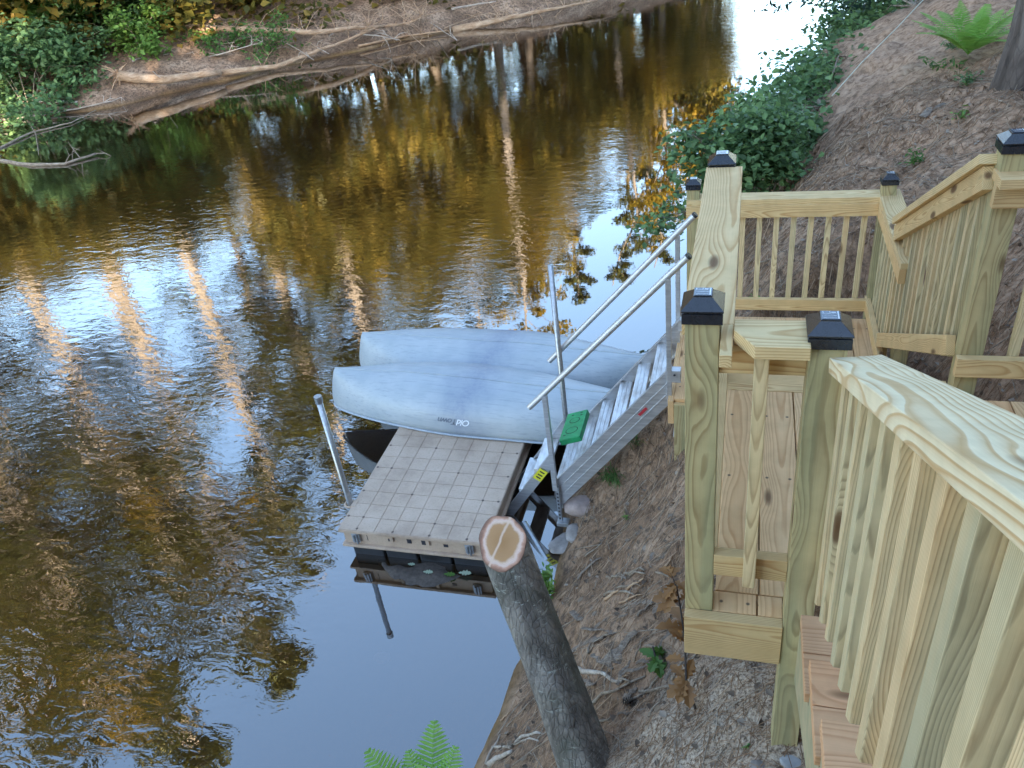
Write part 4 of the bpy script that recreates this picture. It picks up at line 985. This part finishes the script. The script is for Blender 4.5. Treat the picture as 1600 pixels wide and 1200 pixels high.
log('birch_log', [(-20,160,W+.18), (40,156,W+.2), (122,160,W+.15)], (.09, .06), simple('birch_bark', (.62,.58,.52), .7, 0, .3, 9, .4), 'white birch log lying at the far waterline by the left edge', seed=7)
log('upright_snag', [(72,152,W+.15), (66,132,W+.6), (57,114,W+.95)], (.045, .02), DRIFT, 'short pale snag sticking up from the birch log', 'branch', seed=8)
log('sunken_branch', [(-20,190,W+.04), (60,180,W+.05), (120,170,W+.05), (175,158,W+.08)], (.045, .02), DRIFT, 'pale forked branch lying along the waterline under the birch log', 'branch', twigs=4, seed=9, tl=.5)
log('sunken_branch', [(-20,240,W+.02), (50,207,W+.03), (110,192,W+.03), (150,172,W+.05)], (.04, .012), TWIG, 'grey branch slanting in the water below the pale forked one', 'branch', seed=10)
log('sunken_branch', [(24,163,W+.12), (45,190,W+.06), (56,210,W+.06), (62,250,W-.02)], (.022, .010), TWIG, 'thin bent stick standing in the water near the birch log', 'branch', seed=11)
log('sunken_branch', [(-20,248,W-.0), (50,258,W+.02), (100,256,W+.03), (150,240,W+.05)], (.06, .035), TWIG, 'mossy branch floating alone farthest out from the far bank', 'branch', seed=12, twigs=2)
log('fallen_log', [(708,47,W+.05), (770,34,W+.15), (830,20,W+.25), (935,0,W+.3)], (.16, .05), DRIFTO, 'rust coloured fallen log lying far upstream at the top of the view', twigs=22, seed=13, tl=.8)
log('fallen_branch', [(560,72,W+.1), (640,55,W+.1), (700,48,W+.1)], (.05, .03), DRIFTO, 'low branch at the waterline between the two far logs', 'branch', twigs=8, seed=15)
log('fallen_branch', [(706,14,W+.3), (740,8,W+.3), (775,2,W+.4)], (.05, .03), DRIFT, 'short pale branch at the top edge left of the rust coloured log', 'branch', seed=16)

# leaning trunk with a fresh saw cut
def stump():
    A = Vector((-.545, 2.02, gz(-.545, 2.02)-.25)); B = at(786, 846, -2.52); ax_ = (B-A).normalized()
    t = empty('cut_trunk', A, 'leaning dark trunk with a fresh saw cut on top, streaked with pale lichen', 'tree stump')
    nrm = Vector((-.06, -.34, .94)).normalized(); r = random.Random(2); n = 44; m = MB(); K = 22; ref = ax_.cross(Vector((0, 0, 1))).normalized(); v2 = ax_.cross(ref); V = []; F = []
    for i in range(K+1):
        s_ = i/K; c = A.lerp(B, s_)+ref*.006*math.sin(s_*5); R = .124-.016*s_+.03*(1-s_)**5
        for k in range(n):
            a_ = 2*PI*k/n; rr_ = R*(1+.035*math.sin(3*a_+1+s_*2)+.02*math.sin(7*a_+s_*5)+r.uniform(-.008, .008)); p = c+(ref*math.cos(a_)+v2*math.sin(a_))*rr_
            if i == K: p = p-ax_*((p-B).dot(nrm)/ax_.dot(nrm))
            elif i == K-1: q = p-ax_*((p-B).dot(nrm)/ax_.dot(nrm)+.02); p = q
            V.append(p)
        if i < K:
            for k in range(n): F.append((i*n+k, i*n+(k+1) % n, (i+1)*n+(k+1) % n, (i+1)*n+k))
    m.add(V, F); m.build('bark', BARK, t, smooth=True)
    rim = V[-n:]; me = bpy.data.meshes.new('cut_face'); Z = nrm; X = Z.cross(Vector((0, 1, 0))).normalized(); Yv = Z.cross(X); Rm = Matrix((X, Yv, Z)).transposed().to_4x4()
    loc = [((p-B).dot(X), (p-B).dot(Yv), 0.0) for p in rim]; VV = [(x*1.004, y*1.004, -.004) for x, y, z in loc]+[(x*.985, y*.985, .002) for x, y, z in loc]
    VV += [(0, 0, .002)]; me.from_pydata(VV, [], [(n+k, n+(k+1) % n, 2*n) for k in range(n)]+[(k, (k+1) % n, (k+1) % n+n, k+n) for k in range(n)]); me.materials.append(CUT); me.update()
    ra = me.attributes.new('radial', 'FLOAT', 'POINT'); ra.data.foreach_set('value', [1.0]*(2*n)+[0.0])
    o = bpy.data.objects.new('cut_face', me); COL.objects.link(o); o.parent = t; o.matrix_local = Matrix.Translation(B-A) @ Rm
stump()

# ------------------------------------------------------------------ stones
def stone(px, py, z, sx, sy, sz, mat, label, seed, rz=0, blocky=0, name='rock', cat='rock'):
    p = gpt(px, py) if z > WZ-.1 else at(px, py, z); sx *= 1.2; sy *= 1.2; sz *= 1.2; bm = bmesh.new(); bmesh.ops.create_icosphere(bm, subdivisions=4, radius=1); rg = random.Random(seed); o1, o2 = rg.random()*50, rg.random()*50
    for v in bm.verts:
        c = v.co.copy()
        if blocky: c = Vector([math.copysign(abs(k)**.45, k) for k in c])*.82
        f = 1+.28*float(fbm(c.x*1.+o1, c.y+c.z*1.3+o2, 1.1, 3)); v.co = Vector((c.x*sx, c.y*sy, c.z*sz))*f
    me = bpy.data.meshes.new(name); bm.to_mesh(me); bm.free(); shade(me); me.materials.append(mat); o = bpy.data.objects.new(name, me); COL.objects.link(o); o.location = p; o.rotation_euler = (0, 0, rz); tag(o, label, cat); return o
stone(911, 792, -4.22, .125, .085, .075, STONEP, 'rounded pinkish rock beside the foot of the aluminium steps', 1, .2)
stone(926, 738, -4.15, .10, .085, .10, CONC, 'square grey block under the aluminium steps behind the grass tuft', 2, .4, 1)
stone(892, 762, -4.30, .13, .11, .09, STONE, 'dark wet rock below the grey block', 3, .1, 1)
stone(958, 695, -4.05, .16, .12, .12, STONE, 'grey rock half hidden under the middle of the steps', 4, .6)
stone(1066, 668, -3.75, .055, .05, .12, STONEW, 'small pale upright stone beside the tall landing post', 5, .3, 1)
stone(884, 850, -4.48, .12, .09, .03, STONE, 'flat pale stone at the waterline above the leafy weed', 6, .5)
stone(900, 832, -4.42, .08, .06, .03, STONE, 'smaller flat stone nearer the pinkish rock', 7, 1.5)
stone(1238, 1194, -2.9, .045, .035, .025, STONEW, 'whitish chunk of stone at the foot of the green post', 8, .5, 1)
stone(1185, 1197, -2.9, .028, .022, .014, STONE, 'little grey stone left of the whitish chunk', 9, .5)
stone(596, 1028, -4.72, .05, .045, .02, STONEP, 'pale pink stone lying under the clear shallow water', 10, .5)
# ------------------------------------------------------------------ small plants near the water
def tuft(px, py, n, L, label, seed):
    p = at(px, py, -4.0); 
    for _ in range(30): p = at(px, py, gz(p.x, p.y))
    r = random.Random(seed); t = empty('grass_tuft', p, label, 'grass'); m = MB()
    for k in range(n):
        a_ = r.uniform(0, 2*PI); l = L*r.uniform(.6, 1.2); b = p+Vector((r.gauss(0, .03), r.gauss(0, .03), -.01)); d = Vector((math.cos(a_), math.sin(a_), 0)); sd_ = Vector((-d.y, d.x, 0))*.0028
        p1 = b+d*l*.25+Vector((0, 0, l*.55)); p2 = b+d*l*.75+Vector((0, 0, l*.35))
        m.add([b-sd_, b+sd_, p1+sd_, p1-sd_, p2], [(0, 1, 2, 3), (3, 2, 4)])
    m.build('blade', L_FERN2, t, fixn=False)
L_FERN2 = leafm('grass_blades', [(.07,.17,.04), (.11,.24,.06), (.17,.30,.08)])
tuft(960, 752, 130, .17, 'tuft of fine green grass on the bank below the steps', 1)
tuft(995, 690, 40, .10, 'small patch of thin grass higher up beside the steps', 2)
def gpt(px, py):
    p = at(px, py, -3.9)
    for _ in range(40): p = at(px, py, .5*p.z+.5*gz(p.x, p.y))
    return p
def weed(px, py, h, label, seed, mat, n=60, size=.045, name='leafy_weed', spread=.05, asp=.3):
    b = gpt(px, py); r = np.random.default_rng(seed); t = empty(name, b, label, 'weed'); m = MB(); C = []
    for k in range(5):
        e = b+Vector((r.normal()*spread, r.normal()*spread, h*r.uniform(.7, 1.))); m.tube([b, b.lerp(e, .5)+Vector((.01, 0, .02)), e], [.004, .003, .0015], 5, False)
        for q in range(n//5): C.append(tuple(b.lerp(e, r.uniform(.2, 1))+Vector(r.normal(size=3)*.022)))
    m.build('stem', TWIG if mat is L_BROWN else L_FERN2, t, fixn=False); V, F = leaves(np.array(C), r.uniform(size*.7, size*1.3, len(C)), asp, -.1, r); link('foliage', npmesh('foliage', V-np.array(b), F), mat, t, b)
weed(852, 935, .30, 'upright bright green weed in the shallows beside the cut trunk', 1, L_BRIGHT, 190, .055)
weed(1165, 1170, .03, 'tiny green sprig in the ashy sand', 2, L_BRIGHT, 8, .02, spread=.01)
weed(978, 812, .03, 'small pale green leaf cluster alone on the dirt slope', 3, L_BRIGHT, 10, .04, spread=.015)
weed(930, 1175, .10, 'low green sprout beside the base of the cut trunk', 4, L_GREEN, 30, .03)
weed(1180, 470, .08, 'small green sprout seen between the far balusters', 5, L_BRIGHT, 20, .05)
for k, (a_, b_, c_, nm) in enumerate(((1375, 690, L_BRIGHT, ''), )): pass
weed(1500, 185, .06, 'small bright green seedling on the needle covered slope', 6, L_BRIGHT, 26, .06, spread=.08)
weed(1475, 110, .12, 'dull green plant on the slope left of the big pine', 7, L_GREEN, 80, .07, spread=.14)
weed(1440, 255, .10, 'green and dry weed behind the corner post of the rail', 8, L_GREEN, 50, .06, spread=.10)
weed(1510, 135, .14, 'dry grey green weed below the bright fern', 9, L_DEEP, 80, .06, spread=.14)
weed(1490, 75, .1, 'dull low plant up the slope beneath the fern', 10, L_DEEP, 70, .07, spread=.14)
# oak seedling with brown lobed leaves
def lobed(m, p, d, L, up=Vector((0, 0, 1)), curl=.2):
    s_ = d.cross(up).normalized(); n = s_.cross(d); pr = [(0, .02), (.15, .16), (.24, .10), (.38, .34), (.47, .17), (.62, .40), (.70, .20), (.84, .24), (1, 0)]
    Lf = [p+d*L*t+s_*L*w_*.8+n*(curl*L*(w_-t*t*.8)) for t, w_ in pr]; Rt = [p+d*L*t-s_*L*w_*.8+n*(curl*L*(w_-t*t*.8)) for t, w_ in pr]; C = [p+d*L*t-n*curl*L*t*t*.8 for t, _ in pr]
    V = Lf+Rt+C; k = len(pr); F = []
    for i in range(k-1): F += [(i, i+1, 2*k+i+1, 2*k+i), (k+i+1, k+i, 2*k+i, 2*k+i+1)]
    m.add(V, F)
def oak(base_px, pts, labels, leaf, nl, label, seed, mat, green=0):
    b = gpt(*base_px); r = random.Random(seed); t = empty('oak_seedling', b, label, 'seedling'); m = MB(); P = [b-Vector((0, 0, .03))]
    for (px, py, dz) in pts: P.append(at(px, py, b.z+dz))
    m.tube(P, [.006-.0008*i for i in range(len(P))], 6); m.build('stem', simple('dark_stem', (.05,.04,.035), .7), t)
    for k in range(nl):
        lm = MB()
        i = r.randint(1, len(P)-1); q = P[i].lerp(P[i-1], r.random()*.8 if i > 1 else 0); d = Vector((r.gauss(0, 1), r.gauss(0, 1), r.gauss(-.2, .4))).normalized(); lobed(lm, q, d, leaf*r.uniform(.7, 1.2), curl=r.uniform(.1, .6)); lm.build('leaf', mat, t, fixn=False)
oak((1090, 1112), [(1072,1062,.12), (1070,1000,.28), (1064,955,.40), (1058,920,.50), (1050,900,.56)], 0, .105, 26, 'slender seedling with curled orange brown leaves beside the landing', 5, L_BROWN)
oak((1030, 1040), [(1025,1030,.05), (1020,1010,.10)], 0, .12, 13, 'low seedling with green lobed leaves at the foot of the brown leaved one', 8, L_GREEN)
# ------------------------------------------------------------------ sticks, bark slabs, cone
def stick(pa, pb, r0, mat, label, name='stick', cat='stick', flat=False, seed=1, bend=.02, lift=.01, group=None):
    a_, b_ = gpt(*pa), gpt(*pb); r = random.Random(seed); P = []
    for k in range(6):
        q = a_.lerp(b_, k/5); q.z = max(gz(q.x, q.y), q.z-.03)+lift+r0*.6; q += Vector((r.gauss(0, bend), r.gauss(0, bend), 0))*(1 if 0 < k < 5 else 0)*(b_-a_).length; P.append(q)
    m = MB().tube(P, [r0*(1-.1*k) for k in range(6)], 8, wob=.3 if flat else .1, seed=seed)
    if flat:
        c = sum(P, Vector())/6
        m.V = [tuple(Vector(v)) for v in m.V]
        ax_ = (P[-1]-P[0]).normalized(); nn = Vector((0, 0, 1)); sdv = ax_.cross(nn).normalized(); nv = []
        for v in m.V:
            v = Vector(v); q = P[0]+ax_*(v-P[0]).dot(ax_); d = v-q; nv.append(tuple(q+sdv*d.dot(sdv)*2.2+(d-sdv*d.dot(sdv))*.55))
        m.V = nv
    o = m.build(name, mat, smooth=not flat, loc=P[0]); tag(o, label, cat, group); return o
stick((905,1108), (1008,1060), .010, TWIG, 'long pale curved stick lying above the pine cone', seed=1)
stick((958,906), (1008,899), .008, TWIG, 'short straight pale twig high on the dirt near the seedling', seed=2)
stick((1013,1122), (1040,1084), .006, TWIG, 'thin pale twig below the brown leaved seedling', seed=3)
stick((1050,1066), (1082,1016), .006, TWIG, 'straight pale twig leaning toward the landing rim', seed=4)
stick((897,1045), (972,1068), .016, DRIFT, 'thick pale broken branch beside the cut trunk', seed=5)
stick((930,985), (1020,945), .014, GREYW, 'long dark bark strip pointing at the seedling', 'bark_slab', 'bark', True, 6)
stick((895,958), (955,995), .014, GREYW, 'grey bark slab nearest the water side of the litter', 'bark_slab', 'bark', True, 7)
stick((893,1022), (945,998), .018, GREYW, 'wide split bark slab with a pale edge', 'bark_slab', 'bark', True, 8)
stick((945,1040), (995,990), .014, GREYW, 'dark bark strip right of the split slab', 'bark_slab', 'bark', True, 9)
stick((965,1040), (975,1005), .011, GREYW, 'short dark bark splinter standing between the slabs', 'bark_slab', 'bark', True, 10)
stick((900,1065), (930,1072), .013, GREYW, 'small bark piece under the thick broken branch', 'bark_slab', 'bark', True, 11)
stick((945,940), (968,925), .012, DRIFTO, 'stubby light brown chunk of wood', 'wood_chunk', 'wood', False, 12)
stick((905,1120), (938,1145), .006, DRIFT, 'pale twig crossing below the long curved stick', seed=13)
stick((918,1110), (915,1150), .006, TWIG, 'upright looking twig at the trunk side', seed=14)
stick((925,1135), (955,1122), .008, TWIG, 'short tan stick just right of the cut trunk', seed=15)
stick((760,1196), (782,1150), .010, DRIFT, 'thin pale driftwood stick at the water corner', seed=16)
stick((770,1170), (842,1160), .009, DRIFT, 'long pale driftwood stick left of the cut trunk', seed=17)
stick((765,1198), (800,1178), .020, DRIFT, 'thick bleached driftwood piece by the water', seed=18)
stick((800,1168), (850,1150), .012, DRIFT, 'bleached stick running into the cut trunk', seed=19)
stick((783,1128), (797,1114), .007, DRIFTO, 'small tan stick on the wet dirt', seed=20)
stick((1440,190), (1475,165), .020, GREYW, 'grey rotten branch on the needle covered slope', 'bark_slab', 'bark', True, 21)
stick((1290,385), (1330,395), .008, TWIG, 'dry twig seen between the balusters of the far rail', seed=22)
stick((1165,430), (1225,395), .008, TWIG, 'thin grey root crossing behind the far rail', seed=23)
rs_ = random.Random(77)
for k in range(46):
    px0, py0 = rs_.uniform(885, 1055), rs_.uniform(870, 1150)
    if px0 < 870+(py0-870)*.30: continue
    a_ = rs_.gauss(-.5, .6); ln = rs_.uniform(14, 52); mt = rs_.choice([GREYW, TWIG, DRIFTO, GREYW, TWIG]); fl__ = mt is GREYW
    stick((px0, py0), (px0+ln*math.cos(a_), py0+ln*math.sin(a_)), rs_.uniform(.004, .010), mt, 'weathered stick in the brush litter between the cut trunk and the landing', seed=100+k, flat=fl__, lift=rs_.uniform(.008, .03), group='sticks in the brush litter')
rs_ = random.Random(78)
for k in range(26):
    px0 = rs_.uniform(200, 700); yb_ = 118-(px0-200)*.155
    a_ = rs_.gauss(-.25, .5); ln = rs_.uniform(25, 90); p0_ = (px0, yb_+rs_.uniform(-38, 3)); p1_ = (px0+ln*math.cos(a_), max(2, p0_[1]+ln*math.sin(a_)))
    log('bare_branch', [(*p0_, W+rs_.uniform(.05, .4)), ((p0_[0]+p1_[0])/2, (p0_[1]+p1_[1])/2-2, W+rs_.uniform(.2, .5)), (*p1_, W+rs_.uniform(.2, .7))], (.028, .012), rs_.choice([DRIFT, DRIFTO]), 'thin bare branch in the tangle of dead wood along the far waterline', 'branch', twigs=1, seed=200+k, n=5, tl=.4, group='dead branches along the far waterline')
def cone():
    p = gpt(988, 1100); t = MB(); r = random.Random(1)
    for i in range(9):
        z = i/9; R = .016*math.sin((z*.85+.12)*PI)+.004
        for k in range(8):
            a_ = k*PI/4+i*.4; c = p+Vector((-.045+z*.09, 0, .016)); d = Vector((.25, math.cos(a_), math.sin(a_))).normalized(); e = c+d*(R+.006); s_ = d.cross(Vector((1, 0, 0))).normalized()*.005
            t.add([c-s_, c+s_, e+s_, e-s_, e+Vector((.004, 0, 0))], [(0, 1, 2, 3), (3, 2, 4)])
    o = t.build('pine_cone', simple('cone_scales', (.06,.045,.035), .8), loc=p, fixn=False); tag(o, 'dark open pine cone on the dirt below the long curved stick', 'pine cone')
cone()
# raft of silt and leaves gathered against the front of the dock
def raft():
    X0, X1_, Yc = -2.72, -1.84, 4.0; nx, ny = 60, 20; V = []; 
    for j in range(ny+1):
        for i in range(nx+1):
            u = i/nx; v = j/ny; x = X0+(X1_-X0)*u; y = 4.06-.26*math.sin(PI*u)**.7*(1-v)-.0; V.append((x, y, WZ-.03+.05*math.sin(PI*u)**.6*math.sin(PI*min(1, v+.25)*.8)+.02*float(vnoise(x*14, y*14))))
    F = [(j*(nx+1)+i, j*(nx+1)+i+1, (j+1)*(nx+1)+i+1, (j+1)*(nx+1)+i) for j in range(ny) for i in range(nx)]
    o = link('debris_raft', mesh('debris_raft', V, F, True), GREYW2); tag(o, 'dark bank of silt and litter in the water against the front of the dock', 'debris')
    for k, (x, y, s_, mt, lb_) in enumerate(((-2.42, 3.99, .06, L_PALE, 'pale green leaf on the left part of the silt'), (-2.27, 3.93, .08, L_PALE, 'pale turquoise leaf in the middle of the silt'), (-2.10, 3.93, .09, L_GREEN, 'dark green leaf on the silt between the two pale ones'), (-1.99, 3.96, .10, L_PALE, 'yellowish lobed leaf at the right of the silt'))):
        m = MB(); lobed(m, Vector((x, y, WZ+.03)), Vector((1, .1, 0)), s_, curl=.05); o = m.build('fallen_leaf', mt, loc=(x, y, WZ+.03), fixn=False); tag(o, lb_, 'leaf')
GREYW2 = simple('wet_silt', (.075,.06,.05), .8, 0, .5, 40, .8)
L_PALE = leafm('pale_leaf', [(.32,.42,.30), (.45,.52,.38)], .1)
raft()
rp = MB().tube([aty(1447, -5, 10.5), aty(1400, 45, 9.9), aty(1346, 98, 9.4), aty(1300, 150, 9.0)], .006, 6).build('rope', ROPE, loc=aty(1447, -5, 10.5)); tag(rp, 'thin pale rope stretched down across the shoreline bushes', 'rope')
# ------------------------------------------------------------------ litter on the bank
def litter():
    rg = np.random.default_rng(9); n = 52000; x = rg.uniform(-1.45, 3.2, n); y = 1.2+rg.random(n)**1.2*8.5; 
    k = x > nsx(y)+.06; x, y = x[k], y[k]; n = len(x); z = ground(x, y)+.006; a_ = rg.uniform(0, PI, n); l = rg.uniform(.035, .11, n)*.5
    dx, dy = np.cos(a_)*l, np.sin(a_)*l; w_ = .0014+.0008*np.maximum(0, y-3)*.5; wx, wy = -np.sin(a_)*w_, np.cos(a_)*w_
    z1 = ground(x-dx, y-dy)+.004+rg.random(n)*.012; z2 = ground(x+dx, y+dy)+.004+rg.random(n)*.012
    V = np.stack([np.stack([x-dx-wx, y-dy-wy, z1], 1), np.stack([x-dx+wx, y-dy+wy, z1], 1), np.stack([x+dx+wx, y+dy+wy, z2], 1), np.stack([x+dx-wx, y+dy-wy, z2], 1)], 1).reshape(-1, 3)
    o = link('pine_needles', npmesh('pine_needles', V, np.arange(4*n).reshape(n, 4)), NEEDLE); tag(o, 'dry brown pine needles strewn over the dirt bank', 'needles', kind='stuff')
    n = 4200; x = rg.uniform(-1.4, 3, n); y = rg.uniform(1.2, 9, n); k = x > nsx(y)+.1; x, y = x[k], y[k]; n = len(x)
    C = np.stack([x, y, ground(x, y)+.008], 1); V, F = leaves(C, rg.uniform(.015, .055, n), .6, 0, rg, up=1.2)
    o = link('leaf_litter', npmesh('leaf_litter', V, F), leafm('litter', [(.10,.07,.05), (.22,.16,.11), (.40,.33,.26)], 0, .8)); tag(o, 'small dead leaves and bark chips scattered on the bank', 'litter', kind='stuff')
    n = 1500; x = rg.uniform(-1.4, 3.2, n); y = rg.uniform(1.2, 9.5, n); k = x > nsx(y)+.08; x, y = x[k], y[k]; m = MB(); 
    for xx, yy in zip(x, y):
        a_ = rg.uniform(0, PI); l = rg.uniform(.03, .16); d = Vector((math.cos(a_)*l, math.sin(a_)*l, 0)); p = Vector((xx, yy, 0)); p0, p1 = p-d, p+d; p0.z = gz(p0.x, p0.y)+.006; p1.z = gz(p1.x, p1.y)+.008+rg.random()*.03; pm = (p0+p1)/2+Vector((rg.normal()*.01, rg.normal()*.01, .006)); m.tube([p0, pm, p1], [.003, .0028, .0015], 4, False)
    o = m.build('small_twigs', TWIG, fixn=False, loc=(0, 0, 0)); tag(o, 'countless little twigs strewn over the dirt bank', 'twigs', kind='stuff')
litter()
